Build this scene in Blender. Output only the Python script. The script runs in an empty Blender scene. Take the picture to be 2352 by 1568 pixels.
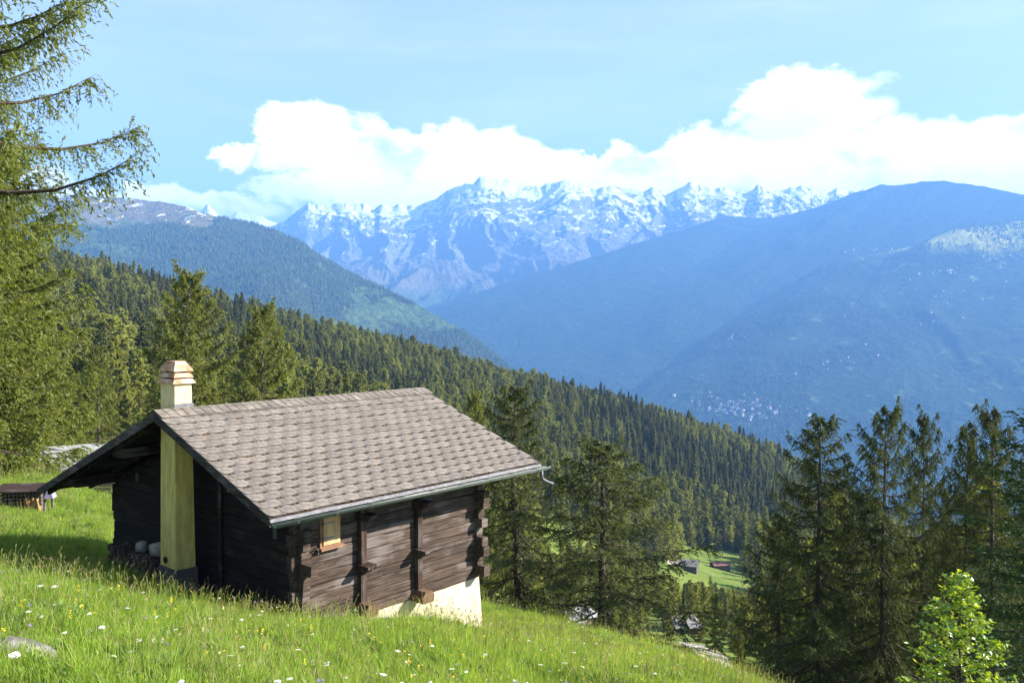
import bpy, math, random
import numpy as np
from mathutils import Matrix, Vector

SC = bpy.context.scene
COL = SC.collection
R = math.radians
random.seed(7)
rng = np.random.default_rng(11)

# ------------------------------------------------------------------ camera
FPX, CXP, CYP, PITCH = 2000.0, 1176.0, 784.0, R(1.6)
cam = bpy.data.cameras.new('camera')
cam_ob = bpy.data.objects.new('camera', cam)
COL.objects.link(cam_ob)
cam.sensor_width = 36.0
cam.lens = 36.0 * FPX / 2352.0
cam.clip_start, cam.clip_end = 0.1, 80000.0
cam_ob.rotation_euler = (R(90) - PITCH, 0, 0)
SC.camera = cam_ob

# ------------------------------------------------------------------ light
SUN_EL, SUN_AZ = R(29.0), R(86.0)          # azimuth measured from +Y towards +X
world = bpy.data.worlds.new('World')
SC.world = world
world.use_nodes = True
SKY_STRENGTH = 0.058
SUN_STRENGTH = 5.0
sun = bpy.data.lights.new('sun', 'SUN')
sun.energy = SUN_STRENGTH
sun.angle = R(0.53)
sun.color = (1.0, 0.93, 0.82)
sun_ob = bpy.data.objects.new('sun', sun)
COL.objects.link(sun_ob)
sd = Vector((math.cos(SUN_EL) * math.sin(SUN_AZ), math.cos(SUN_EL) * math.cos(SUN_AZ), math.sin(SUN_EL)))
sun_ob.rotation_euler = (-sd).to_track_quat('-Z', 'Y').to_euler()
vs = SC.view_settings
vs.view_transform = 'Standard'
vs.look = 'None'
vs.gamma = 1.0
vs.use_curve_mapping = False
vs.exposure = 2.08
HAZE_DENSITY = 1.02e-4
HAZE_COLOR = (0.17, 0.43, 1.0)

cy = SC.cycles
cy.use_denoising = True
cy.max_bounces = 5
cy.diffuse_bounces = 2
cy.glossy_bounces = 2
cy.transmission_bounces = 4
cy.transparent_max_bounces = 8
cy.volume_bounces = 0
cy.sample_clamp_indirect = 4.0
cy.use_adaptive_sampling = True
cy.adaptive_threshold = 0.015


# ------------------------------------------------------------------ node helpers
def node(nt, kind, **kw):
    n = nt.nodes.new(kind)
    for k, v in kw.items():
        setattr(n, k, v)
    return n


def setin(nt, sock, v):
    if hasattr(v, 'is_output'):
        nt.links.new(v, sock)
    else:
        if isinstance(v, (tuple, list)) and len(v) == 3 and sock.type == 'RGBA':
            v = (*v, 1)
        sock.default_value = v


def math_(nt, op, a, b=0.0, c=None, clamp=False):
    n = node(nt, 'ShaderNodeMath', operation=op, use_clamp=clamp)
    setin(nt, n.inputs[0], a)
    setin(nt, n.inputs[1], b)
    if c is not None:
        setin(nt, n.inputs[2], c)
    return n.outputs[0]


def mixc(nt, f, a, b):
    n = node(nt, 'ShaderNodeMix', data_type='RGBA')
    setin(nt, n.inputs[0], f)
    setin(nt, n.inputs[6], a)
    setin(nt, n.inputs[7], b)
    return n.outputs[2]


def smooth(nt, v, lo, hi, a=0.0, b=1.0):
    n = node(nt, 'ShaderNodeMapRange', interpolation_type='SMOOTHSTEP')
    setin(nt, n.inputs[0], v)
    n.inputs[1].default_value = lo
    n.inputs[2].default_value = hi
    n.inputs[3].default_value = a
    n.inputs[4].default_value = b
    return n.outputs[0]


def noise(nt, vec, scale, detail=4.0, rough=0.55, dist=0.0, out=0):
    n = node(nt, 'ShaderNodeTexNoise')
    if vec is not None:
        nt.links.new(vec, n.inputs['Vector'])
    n.inputs['Scale'].default_value = scale
    n.inputs['Detail'].default_value = detail
    n.inputs['Roughness'].default_value = rough
    n.inputs['Distortion'].default_value = dist
    return n.outputs[out]


def mapping(nt, vec, scale=(1, 1, 1), rot=(0, 0, 0), loc=(0, 0, 0)):
    n = node(nt, 'ShaderNodeMapping')
    nt.links.new(vec, n.inputs[0])
    n.inputs[1].default_value = loc
    n.inputs[2].default_value = rot
    n.inputs[3].default_value = scale
    return n.outputs[0]


def new_mat(name):
    m = bpy.data.materials.new(name)
    m.use_nodes = True
    nt = m.node_tree
    nt.nodes.clear()
    out = node(nt, 'ShaderNodeOutputMaterial')
    return m, nt, out


# ------------------------------------------------------------------ sky with clouds
def build_sky():
    nt = world.node_tree
    nt.nodes.clear()
    out = node(nt, 'ShaderNodeOutputWorld')
    sky = node(nt, 'ShaderNodeTexSky', sky_type='NISHITA', sun_disc=False)
    sky.sun_elevation = SUN_EL
    sky.sun_rotation = SUN_AZ
    sky.altitude = 1500.0
    sky.air_density = 1.0
    sky.dust_density = 1.0
    sky.ozone_density = 1.0
    bg = node(nt, 'ShaderNodeBackground')
    bg.inputs[1].default_value = SKY_STRENGTH
    nt.links.new(sky.outputs[0], bg.inputs[0])
    tc = node(nt, 'ShaderNodeTexCoord')
    sep = node(nt, 'ShaderNodeSeparateXYZ')
    nt.links.new(tc.outputs['Generated'], sep.inputs[0])
    az = math_(nt, 'ARCTAN2', sep.outputs[0], sep.outputs[1])
    el = math_(nt, 'ARCSINE', sep.outputs[2])
    comb = node(nt, 'ShaderNodeCombineXYZ')
    nt.links.new(az, comb.inputs[0])
    nt.links.new(math_(nt, 'MULTIPLY', el, 1.5), comb.inputs[1])
    v = comb.outputs[0]
    # cumulus heaps: (azimuth, elevation, half width, half height) in degrees
    heaps = [(-13.2, 12.6, 3.6, 2.2), (-9.6, 11.4, 5.0, 2.6), (-4.6, 12.0, 3.2, 2.2), (-1.0, 11.2, 4.0, 2.4),
             (3.0, 10.6, 4.6, 1.9), (-6.0, 9.6, 11.0, 2.4), (8.4, 11.0, 4.0, 1.6), (13.0, 11.4, 4.4, 2.2),
             (18.8, 13.9, 5.0, 2.6), (20.0, 11.6, 7.0, 2.2), (27.0, 10.6, 6.0, 2.4), (32.0, 11.2, 7.0, 2.0),
             (12.0, 9.4, 12.0, 1.8), (26.0, 9.2, 10.0, 2.4), (-21.5, 8.3, 3.2, 1.5), (-18.4, 8.0, 3.6, 1.6),
             (-26.5, 7.8, 4.0, 1.4), (-30.0, 8.6, 4.0, 1.6), (-17.5, 11.6, 1.6, 0.9), (5.2, 12.0, 0.6, 0.4),
             (-48, 9, 12, 2.4), (56, 10, 14, 2.8), (-100, 10, 22, 2.6), (105, 10, 22, 2.6), (165, 10, 24, 2.6), (-160, 10, 20, 2.6)]
    # domain warp gives the heaps their billows
    w1 = noise(nt, v, 15.0, 5.0, 0.60, 0.0, 1)
    sub = node(nt, 'ShaderNodeVectorMath', operation='SUBTRACT')
    nt.links.new(w1, sub.inputs[0])
    sub.inputs[1].default_value = (0.5, 0.5, 0.5)
    scl = node(nt, 'ShaderNodeVectorMath', operation='SCALE')
    nt.links.new(sub.outputs[0], scl.inputs[0])
    scl.inputs['Scale'].default_value = 0.105
    sw = node(nt, 'ShaderNodeSeparateXYZ')
    nt.links.new(scl.outputs[0], sw.inputs[0])
    azw = math_(nt, 'ADD', az, sw.outputs[0])
    elw = math_(nt, 'ADD', el, math_(nt, 'MULTIPLY', sw.outputs[1], 0.7))
    acc = None
    for a, e, ra, re in heaps:
        dx = math_(nt, 'MULTIPLY', math_(nt, 'SUBTRACT', azw, R(a)), 1.0 / R(ra))
        dy = math_(nt, 'MULTIPLY', math_(nt, 'SUBTRACT', elw, R(e - 1.3)), 1.0 / R(re))
        r2 = math_(nt, 'ADD', math_(nt, 'MULTIPLY', dx, dx), math_(nt, 'MULTIPLY', dy, dy))
        val = math_(nt, 'SUBTRACT', 1.0, r2)
        acc = val if acc is None else math_(nt, 'MAXIMUM', acc, val)
    fine = noise(nt, v, 60.0, 4.0, 0.65)
    dens = math_(nt, 'ADD', acc, math_(nt, 'MULTIPLY', math_(nt, 'SUBTRACT', fine, 0.5), 0.7))
    mask = smooth(nt, dens, -0.10, 0.55)
    tint = noise(nt, v, 9.0, 5.0, 0.55)
    veil = smooth(nt, noise(nt, mapping(nt, v, (1.2, 5, 1), loc=(3, 1, 0)), 2.4, 5.0, 0.6), 0.35, 0.95, 0.11, 0.22)
    mask = math_(nt, 'MAXIMUM', mask, veil)
    # shaded underside of the tall heap
    gx = math_(nt, 'MULTIPLY', math_(nt, 'SUBTRACT', azw, R(16.9)), 1.0 / R(4.6))
    gy = math_(nt, 'MULTIPLY', math_(nt, 'SUBTRACT', elw, R(11.9)), 1.0 / R(1.15))
    grey = smooth(nt, math_(nt, 'SUBTRACT', 1.0, math_(nt, 'ADD', math_(nt, 'MULTIPLY', gx, gx), math_(nt, 'MULTIPLY', gy, gy))), -0.6, 1.0, 0.0, 0.62)
    cb = node(nt, 'ShaderNodeBackground')
    nt.links.new(mixc(nt, math_(nt, 'MAXIMUM', grey, math_(nt, 'MULTIPLY', smooth(nt, tint, 0.49, 0.66), smooth(nt, dens, 0.25, 0.8))), (1.0, 0.95, 0.92), (0.47, 0.48, 0.52)), cb.inputs[0])
    cb.inputs[1].default_value = 0.76
    mx = node(nt, 'ShaderNodeMixShader')
    nt.links.new(mask, mx.inputs[0])
    nt.links.new(bg.outputs[0], mx.inputs[1])
    nt.links.new(cb.outputs[0], mx.inputs[2])
    nt.links.new(mx.outputs[0], out.inputs[0])


build_sky()
world.cycles.sampling_method = 'MANUAL'
world.cycles.sample_map_resolution = 256


# ------------------------------------------------------------------ mesh helpers
def raw_mesh(name, V, F, mat=None, smooth_=False):
    V = np.asarray(V, dtype=np.float32)
    me = bpy.data.meshes.new(name)
    if isinstance(F, np.ndarray):
        nf, k = F.shape
        me.vertices.add(len(V))
        me.vertices.foreach_set('co', V.ravel())
        me.loops.add(nf * k)
        me.loops.foreach_set('vertex_index', F.astype(np.int32).ravel())
        me.polygons.add(nf)
        me.polygons.foreach_set('loop_start', np.arange(0, nf * k, k, dtype=np.int32))
        me.polygons.foreach_set('loop_total', np.full(nf, k, dtype=np.int32))
        me.update(calc_edges=True)
    else:
        me.from_pydata([tuple(map(float, v)) for v in V], [], [tuple(map(int, f)) for f in F])
        me.update()
    if smooth_:
        me.polygons.foreach_set('use_smooth', np.ones(len(me.polygons), dtype=bool))
    if mat is not None:
        me.materials.append(mat)
    return me


def link(name, data, parent=None, loc=None, rot=None, mat4=None):
    o = bpy.data.objects.new(name, data)
    COL.objects.link(o)
    if parent is not None:
        o.parent = parent
    if mat4 is not None:
        o.matrix_basis = mat4
    if loc is not None:
        o.location = loc
    if rot is not None:
        o.rotation_euler = rot
    return o


def tag(o, label=None, cat=None, group=None, kind=None):
    if label:
        o['label'] = label
    if cat:
        o['category'] = cat
    if group:
        o['group'] = group
    if kind:
        o['kind'] = kind
    return o


class MB:
    """collects simple solids and links them as one mesh"""

    def __init__(self):
        self.V, self.F = [], []

    def add(self, V, F):
        b = len(self.V)
        self.V += [tuple(v) for v in V]
        self.F += [tuple(i + b for i in f) for f in F]
        return self

    def box(self, x0, x1, y0, y1, z0, z1, M=None, j=0.0):
        V = [(x0, y0, z0), (x1, y0, z0), (x1, y1, z0), (x0, y1, z0), (x0, y0, z1), (x1, y0, z1), (x1, y1, z1), (x0, y1, z1)]
        if j:
            V = [tuple(c + random.uniform(-j, j) for c in v) for v in V]
        if M is not None:
            V = [tuple(M @ Vector(v)) for v in V]
        return self.add(V, [(3, 2, 1, 0), (4, 5, 6, 7), (0, 1, 5, 4), (1, 2, 6, 5), (2, 3, 7, 6), (3, 0, 4, 7)])

    def prism(self, poly, axis, a, b):
        """extrude a 2D polygon along axis (0=x,1=y,2=z) from a to b"""
        def p3(p, c):
            l = list(p)
            l.insert(axis, c)
            return tuple(l)
        n = len(poly)
        V = [p3(p, a) for p in poly] + [p3(p, b) for p in poly]
        F = [tuple(range(n))[::-1], tuple(range(n, 2 * n))] + [(i, (i + 1) % n, (i + 1) % n + n, i + n) for i in range(n)]
        return self.add(V, F)

    def frustum(self, x, y, a0, b0, z0, a1, b1, z1):
        V = [(x - a0, y - b0, z0), (x + a0, y - b0, z0), (x + a0, y + b0, z0), (x - a0, y + b0, z0),
             (x - a1, y - b1, z1), (x + a1, y - b1, z1), (x + a1, y + b1, z1), (x - a1, y + b1, z1)]
        return self.add(V, [(3, 2, 1, 0), (4, 5, 6, 7), (0, 1, 5, 4), (1, 2, 6, 5), (2, 3, 7, 6), (3, 0, 4, 7)])

    def tube(self, pts, rads, n=8, cap=True):
        pts = [Vector(p) for p in pts]
        if not hasattr(rads, '__len__'):
            rads = [rads] * len(pts)
        b = len(self.V)
        for i, p in enumerate(pts):
            d = (pts[min(i + 1, len(pts) - 1)] - pts[max(i - 1, 0)]).normalized()
            ref = Vector((0, 0, 1)) if abs(d.z) < 0.9 else Vector((1, 0, 0))
            a = d.cross(ref).normalized()
            c = d.cross(a)
            for k in range(n):
                t = 2 * math.pi * k / n
                self.V.append(tuple(p + (a * math.cos(t) + c * math.sin(t)) * rads[i]))
        for i in range(len(pts) - 1):
            for k in range(n):
                self.F.append((b + i * n + k, b + i * n + (k + 1) % n, b + (i + 1) * n + (k + 1) % n, b + (i + 1) * n + k))
        if cap:
            self.F.append(tuple(b + k for k in range(n))[::-1])
            e = b + (len(pts) - 1) * n
            self.F.append(tuple(e + k for k in range(n)))
        return self

    def mesh(self, name, mat, smooth_=False):
        return raw_mesh(name, np.array(self.V), self.F, mat, smooth_)

    def build(self, name, mat, parent=None, smooth_=False, **kw):
        return link(name, self.mesh(name, mat, smooth_), parent, **kw)


def empty(name, loc, rz=0.0):
    o = bpy.data.objects.new(name, None)
    COL.objects.link(o)
    o.location = loc
    o.rotation_euler = (0, 0, rz)
    o.empty_display_size = 0.3
    return o


# pixel of the 2352 x 1568 photograph + distance forward -> world point
def at(px, py, Y):
    X = (np.asarray(px, float) - CXP) / FPX
    Vv = -(np.asarray(py, float) - CYP) / FPX
    c, s = math.cos(PITCH), math.sin(PITCH)
    dy = c + Vv * s
    dz = -s + Vv * c
    return np.stack([X / dy * Y, np.ones_like(X) * Y, dz / dy * Y], -1)


def project(P):
    P = np.asarray(P, float)
    c, s = math.cos(PITCH), math.sin(PITCH)
    d = P[..., 1] * c - P[..., 2] * s
    v = P[..., 2] * c + P[..., 1] * s
    return CXP + FPX * P[..., 0] / d, CYP - FPX * v / d


def hash2(ix, iy, seed):
    h = (ix.astype(np.int64) * 374761393 + iy.astype(np.int64) * 668265263 + seed * 974711) & 0x7fffffff
    h = ((h ^ (h >> 13)) * 1274126177) & 0x7fffffff
    h = (h ^ (h >> 16)) & 0xffff
    return h / 65535.0


def vnoise(x, y, seed=0):
    xi, yi = np.floor(x), np.floor(y)
    fx, fy = x - xi, y - yi
    fx = fx * fx * (3 - 2 * fx)
    fy = fy * fy * (3 - 2 * fy)
    a, b = hash2(xi, yi, seed), hash2(xi + 1, yi, seed)
    c, d = hash2(xi, yi + 1, seed), hash2(xi + 1, yi + 1, seed)
    return (a * (1 - fx) + b * fx) * (1 - fy) + (c * (1 - fx) + d * fx) * fy


def fbm(x, y, o=5, seed=0, ridged=False):
    s, amp, tot = 0.0, 1.0, 0.0
    for i in range(o):
        n = vnoise(x, y, seed + i * 17)
        if ridged:
            n = 1 - np.abs(2 * n - 1)
        s = s + n * amp
        tot += amp
        x, y, amp = x * 2.03 + 7.1, y * 2.03 + 3.7, amp * 0.5
    return s / tot


# ------------------------------------------------------------------ materials
def mat_simple(name, col, rough=0.8, var=0.25, scale=6.0, bump=0.0, bscale=30.0, spec=0.3, metal=0.0, coord='Object', dark=None, stretch=(1, 1, 1)):
    m, nt, out = new_mat(name)
    tc = node(nt, 'ShaderNodeTexCoord')
    v = mapping(nt, tc.outputs[coord], stretch)
    f = noise(nt, v, scale, 5.0, 0.6)
    oi = node(nt, 'ShaderNodeObjectInfo')
    c2 = dark if dark else tuple(c * (1 - var) for c in col)
    c1 = tuple(min(1.0, c * (1 + var * 0.5)) for c in col)
    base = mixc(nt, smooth(nt, f, 0.3, 0.7), c1, c2)
    hv = node(nt, 'ShaderNodeHueSaturation')
    nt.links.new(base, hv.inputs['Color'])
    nt.links.new(math_(nt, 'ADD', math_(nt, 'MULTIPLY', oi.outputs['Random'], var * 0.7), 1 - var * 0.35), hv.inputs['Value'])
    p = node(nt, 'ShaderNodeBsdfPrincipled')
    nt.links.new(hv.outputs[0], p.inputs['Base Color'])
    p.inputs['Roughness'].default_value = rough
    p.inputs['Specular IOR Level'].default_value = spec
    p.inputs['Metallic'].default_value = metal
    if bump:
        b = node(nt, 'ShaderNodeBump')
        b.inputs['Strength'].default_value = bump
        b.inputs['Distance'].default_value = 0.02
        nt.links.new(noise(nt, v, bscale, 6.0, 0.65), b.inputs['Height'])
        nt.links.new(b.outputs[0], p.inputs['Normal'])
    nt.links.new(p.outputs[0], out.inputs[0])
    return m


def mat_wood(name, c_hi, c_lo, axis='X', grain=1.0, grey=0.45):
    """weathered timber: long grain streaks, knots and checks, tone differs from piece to piece"""
    m, nt, out = new_mat(name)
    tc = node(nt, 'ShaderNodeTexCoord')
    oi = node(nt, 'ShaderNodeObjectInfo')
    st = {'X': (0.35, 7, 7), 'Y': (7, 0.35, 7), 'Z': (7, 7, 0.35)}[axis]
    off = node(nt, 'ShaderNodeVectorMath', operation='SCALE')
    off.inputs[0].default_value = (13.1, 7.7, 5.3)
    nt.links.new(oi.outputs['Random'], off.inputs['Scale'])
    add = node(nt, 'ShaderNodeVectorMath', operation='ADD')
    nt.links.new(tc.outputs['Object'], add.inputs[0])
    nt.links.new(off.outputs[0], add.inputs[1])
    v = mapping(nt, add.outputs[0], st)
    g1 = noise(nt, v, 3.0, 8.0, 0.7, 0.6)
    g2 = noise(nt, mapping(nt, add.outputs[0], tuple(s * 5 for s in st)), 2.0, 4.0, 0.6)
    big = noise(nt, add.outputs[0], 1.1, 3.0, 0.5)
    f = math_(nt, 'ADD', math_(nt, 'MULTIPLY', g1, 0.75), math_(nt, 'MULTIPLY', g2, 0.25))
    base = mixc(nt, smooth(nt, f, 0.36, 0.66), c_lo, c_hi)
    silver = tuple(grey * a + (1 - grey) * b for a, b in zip((0.17, 0.165, 0.17), c_hi))
    base = mixc(nt, smooth(nt, math_(nt, 'ADD', math_(nt, 'MULTIPLY', big, 0.6), math_(nt, 'MULTIPLY', g1, 0.4)), 0.48, 0.62), base, silver)
    hv = node(nt, 'ShaderNodeHueSaturation')
    nt.links.new(base, hv.inputs['Color'])
    nt.links.new(math_(nt, 'ADD', math_(nt, 'MULTIPLY', oi.outputs['Random'], 0.5), 0.75), hv.inputs['Value'])
    p = node(nt, 'ShaderNodeBsdfPrincipled')
    nt.links.new(hv.outputs[0], p.inputs['Base Color'])
    p.inputs['Roughness'].default_value = 0.85
    p.inputs['Specular IOR Level'].default_value = 0.2
    b = node(nt, 'ShaderNodeBump')
    b.inputs['Strength'].default_value = 0.7 * grain
    b.inputs['Distance'].default_value = 0.015
    nt.links.new(f, b.inputs['Height'])
    nt.links.new(b.outputs[0], p.inputs['Normal'])
    nt.links.new(p.outputs[0], out.inputs[0])
    return m


def mat_leaf(name, c1, c2, c3=None, trans=0.45, rough=0.5, gloss=0.012, objvar=0.35, tcol=1.6):
    """thin foliage: diffuse + light shining through, tone differs per needle tuft and per tree"""
    m, nt, out = new_mat(name)
    geo = node(nt, 'ShaderNodeNewGeometry')
    oi = node(nt, 'ShaderNodeObjectInfo')
    base = mixc(nt, geo.outputs['Random Per Island'], c1, c2)
    if c3:
        base = mixc(nt, smooth(nt, oi.outputs['Random'], 0.45, 0.75), base, c3)
    hv = node(nt, 'ShaderNodeHueSaturation')
    nt.links.new(base, hv.inputs['Color'])
    nt.links.new(math_(nt, 'ADD', math_(nt, 'MULTIPLY', math_(nt, 'FRACT', math_(nt, 'MULTIPLY', oi.outputs['Random'], 17.3)), objvar), 1 - objvar / 2), hv.inputs['Value'])
    d = node(nt, 'ShaderNodeBsdfDiffuse')
    t = node(nt, 'ShaderNodeBsdfTranslucent')
    nt.links.new(hv.outputs[0], d.inputs[0])
    br = node(nt, 'ShaderNodeVectorMath', operation='MULTIPLY')
    nt.links.new(hv.outputs[0], br.inputs[0])
    br.inputs[1].default_value = (tcol * 1.05, tcol, tcol * 0.6)
    nt.links.new(br.outputs[0], t.inputs[0])
    mx = node(nt, 'ShaderNodeMixShader')
    mx.inputs[0].default_value = trans
    nt.links.new(d.outputs[0], mx.inputs[1])
    nt.links.new(t.outputs[0], mx.inputs[2])
    g = node(nt, 'ShaderNodeBsdfGlossy')
    g.inputs[0].default_value = (0.9, 0.95, 1.0, 1)
    g.inputs['Roughness'].default_value = rough
    mx2 = node(nt, 'ShaderNodeMixShader')
    mx2.inputs[0].default_value = gloss
    nt.links.new(mx.outputs[0], mx2.inputs[1])
    nt.links.new(g.outputs[0], mx2.inputs[2])
    nt.links.new(mx2.outputs[0], out.inputs[0])
    return m


M = {}
M['log'] = mat_wood('weathered_log', (0.105, 0.074, 0.056), (0.024, 0.016, 0.012), grey=0.38)
M['log_y'] = mat_wood('shaded_gable_log', (0.022, 0.016, 0.012), (0.008, 0.006, 0.005), 'Y', grey=0.04)  # gable timber darkened: the shade of the gable is put into the colour
M['post'] = mat_wood('dark_post', (0.07, 0.042, 0.030), (0.022, 0.013, 0.010), 'Z')
M['beam'] = mat_wood('dark_beam', (0.045, 0.032, 0.024), (0.015, 0.010, 0.008))
M['barge'] = mat_wood('bargeboard', (0.06, 0.052, 0.044), (0.022, 0.018, 0.015), 'Y')
M['end_grain'] = mat_simple('end_grain', (0.13, 0.075, 0.045), 0.9, 0.45, 18.0, 0.5)
M['tile'] = mat_simple('roof_slate', (0.178, 0.155, 0.132), 0.8, 0.42, 5.0, 0.15, 60.0)
M['zinc'] = mat_simple('zinc', (0.145, 0.145, 0.155), 0.6, 0.3, 9.0, 0.0, metal=0.3)
M['gutter'] = mat_simple('green_gutter', (0.10, 0.125, 0.10), 0.45, 0.2, 5.0)
M['plaster'] = mat_simple('cream_plaster', (0.54, 0.475, 0.33), 0.95, 0.24, 2.6, 0.6, 26.0, stretch=(2, 2, 0.7))
M['yellow'] = mat_simple('yellow_render', (0.56, 0.475, 0.145), 0.95, 0.28, 3.0, 0.25, 30.0, stretch=(2.5, 2.5, 0.5))
M['stack'] = mat_simple('sunlit_stack_render', (0.60, 0.51, 0.27), 0.95, 0.26, 4.0, 0.25, 30.0)  # paler copy of the yellow render, sunlight put into the colour
M['cap'] = mat_simple('stained_concrete', (0.50, 0.40, 0.29), 0.9, 0.5, 4.0, 0.4, 24.0, dark=(0.33, 0.15, 0.07))
M['concrete'] = mat_simple('grey_concrete', (0.09, 0.085, 0.08), 0.95, 0.3, 4.0, 0.4)
M['ply'] = mat_simple('plywood', (0.52, 0.36, 0.19), 0.8, 0.22, 3.0, 0.0, stretch=(3, 3, 0.4), dark=(0.40, 0.22, 0.10))
M['trim'] = mat_simple('reddish_trim', (0.27, 0.15, 0.09), 0.8, 0.3, 6.0)
M['iron'] = mat_simple('iron', (0.20, 0.21, 0.23), 0.5, 0.2, 8.0, metal=0.5)
M['black'] = mat_simple('flat_black', (0.012, 0.011, 0.010), 0.95, 0.2)  # flat black for the flue, pipe hole and window openings
M['moss_shade'] = mat_simple('moss_shade', (0.085, 0.048, 0.022), 1.0, 0.5, 14.0, 0.6, dark=(0.03, 0.022, 0.014))  # mossy clumps, darkened so their colour also carries shade behind the hooks
M['stone'] = mat_simple('pale_stone', (0.33, 0.30, 0.26), 0.95, 0.4, 5.0, 0.7, 12.0)
M['rock'] = mat_simple('grey_rock', (0.19, 0.175, 0.165), 0.95, 0.5, 4.0, 0.9, 10.0)
M['bark'] = mat_simple('bark', (0.085, 0.062, 0.047), 0.95, 0.5, 5.0, 0.9, 14.0, stretch=(3, 3, 0.7))
M['bark_pale'] = mat_simple('pale_bark', (0.17, 0.13, 0.10), 0.95, 0.5, 5.0, 0.9, 14.0, stretch=(3, 3, 0.7))
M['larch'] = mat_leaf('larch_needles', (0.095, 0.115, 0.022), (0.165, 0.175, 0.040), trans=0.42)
M['larch_lit'] = mat_leaf('sunlit_larch_needles', (0.110, 0.145, 0.024), (0.200, 0.220, 0.050), trans=0.45)  # brighter copy of the larch needles, sunlight put into the colour
M['larch_shade'] = mat_leaf('shaded_larch_needles', (0.040, 0.054, 0.016), (0.088, 0.104, 0.032), trans=0.34)  # darker copy of the larch needles, backlit shade put into the colour
M['spruce'] = mat_leaf('spruce_needles', (0.018, 0.036, 0.011), (0.045, 0.080, 0.020), trans=0.25)
M['forest'] = mat_leaf('forest_larch', (0.130, 0.155, 0.028), (0.235, 0.240, 0.052), trans=0.46, objvar=0.7)
M['forest_dark'] = mat_leaf('forest_spruce', (0.080, 0.095, 0.028), (0.145, 0.150, 0.048), trans=0.36, objvar=0.7)
M['far_tree'] = mat_leaf('far_tree', (0.040, 0.062, 0.018), (0.072, 0.095, 0.028), trans=0.2, objvar=0.9)
M['broad'] = mat_leaf('broad_leaves', (0.055, 0.10, 0.020), (0.10, 0.16, 0.035), trans=0.4)
M['maple'] = mat_leaf('maple_leaves', (0.065, 0.150, 0.012), (0.23, 0.27, 0.018), trans=0.5, rough=0.35, gloss=0.045, objvar=0.7)
M['grass'] = mat_leaf('grass_blades', (0.118, 0.215, 0.020), (0.26, 0.36, 0.055), (0.205, 0.275, 0.055), trans=0.45, objvar=0.6)
M['weed'] = mat_leaf('broad_weeds', (0.055, 0.115, 0.018), (0.12, 0.18, 0.03), trans=0.4, gloss=0.03)
M['straw'] = mat_leaf('seed_heads', (0.26, 0.24, 0.10), (0.34, 0.30, 0.15), trans=0.35)
M['petal_white'] = mat_leaf('white_petals', (0.75, 0.75, 0.68), (0.85, 0.85, 0.80), trans=0.3, tcol=1.0)
M['petal_yellow'] = mat_leaf('yellow_petals', (0.75, 0.50, 0.02), (0.80, 0.66, 0.08), trans=0.3, tcol=1.0)
M['petal_violet'] = mat_leaf('violet_petals', (0.28, 0.20, 0.55), (0.42, 0.30, 0.60), trans=0.3, tcol=1.0)
M['petal_pink'] = mat_leaf('pink_petals', (0.62, 0.45, 0.45), (0.72, 0.60, 0.52), trans=0.3, tcol=1.0)
M['roof_grey'] = mat_simple('grey_shingles', (0.20, 0.19, 0.19), 0.85, 0.3, 3.0)
M['roof_rust'] = mat_simple('rusty_roof', (0.17, 0.085, 0.065), 0.85, 0.4, 2.0)
M['roof_pale'] = mat_simple('pale_metal_roof', (0.27, 0.28, 0.29), 0.5, 0.15, 2.0)
M['plank_grey'] = mat_wood('grey_planks', (0.16, 0.135, 0.115), (0.07, 0.055, 0.045))
M['plank_red'] = mat_wood('red_planks', (0.22, 0.075, 0.04), (0.11, 0.04, 0.022))
M['house_white'] = mat_simple('far_house_wall', (0.60, 0.58, 0.55), 0.9, 0.3, 0.05)
M['house_roof'] = mat_simple('far_house_roof', (0.23, 0.15, 0.13), 0.9, 0.4, 0.05)
M['road'] = mat_simple('gravel_road', (0.36, 0.33, 0.30), 0.95, 0.2, 1.5, 0.3, 8.0)
M['firewood'] = mat_wood('split_firewood', (0.42, 0.25, 0.12), (0.20, 0.11, 0.05), 'Z')
M['lilac'] = mat_simple('lilac_tarpaulin', (0.30, 0.24, 0.42), 0.5, 0.2)


def mat_ground():
    m, nt, out = new_mat('meadow_ground')
    tc = node(nt, 'ShaderNodeTexCoord')
    o = tc.outputs['Object']
    a = noise(nt, o, 0.12, 6, 0.6)
    b = noise(nt, o, 2.5, 6, 0.7)
    c = noise(nt, o, 18.0, 4, 0.7)
    col = mixc(nt, smooth(nt, a, 0.35, 0.65), (0.090, 0.150, 0.020), (0.165, 0.200, 0.040))
    col = mixc(nt, smooth(nt, b, 0.4, 0.75), col, (0.055, 0.085, 0.018))
    col = mixc(nt, smooth(nt, c, 0.5, 0.8), col, (0.19, 0.20, 0.06))
    p = node(nt, 'ShaderNodeBsdfPrincipled')
    nt.links.new(col, p.inputs['Base Color'])
    p.inputs['Roughness'].default_value = 0.95
    p.inputs['Specular IOR Level'].default_value = 0.1
    bm = node(nt, 'ShaderNodeBump')
    bm.inputs['Strength'].default_value = 0.8
    bm.inputs['Distance'].default_value = 0.06
    nt.links.new(c, bm.inputs['Height'])
    nt.links.new(bm.outputs[0], p.inputs['Normal'])
    nt.links.new(p.outputs[0], out.inputs[0])
    return m


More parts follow.
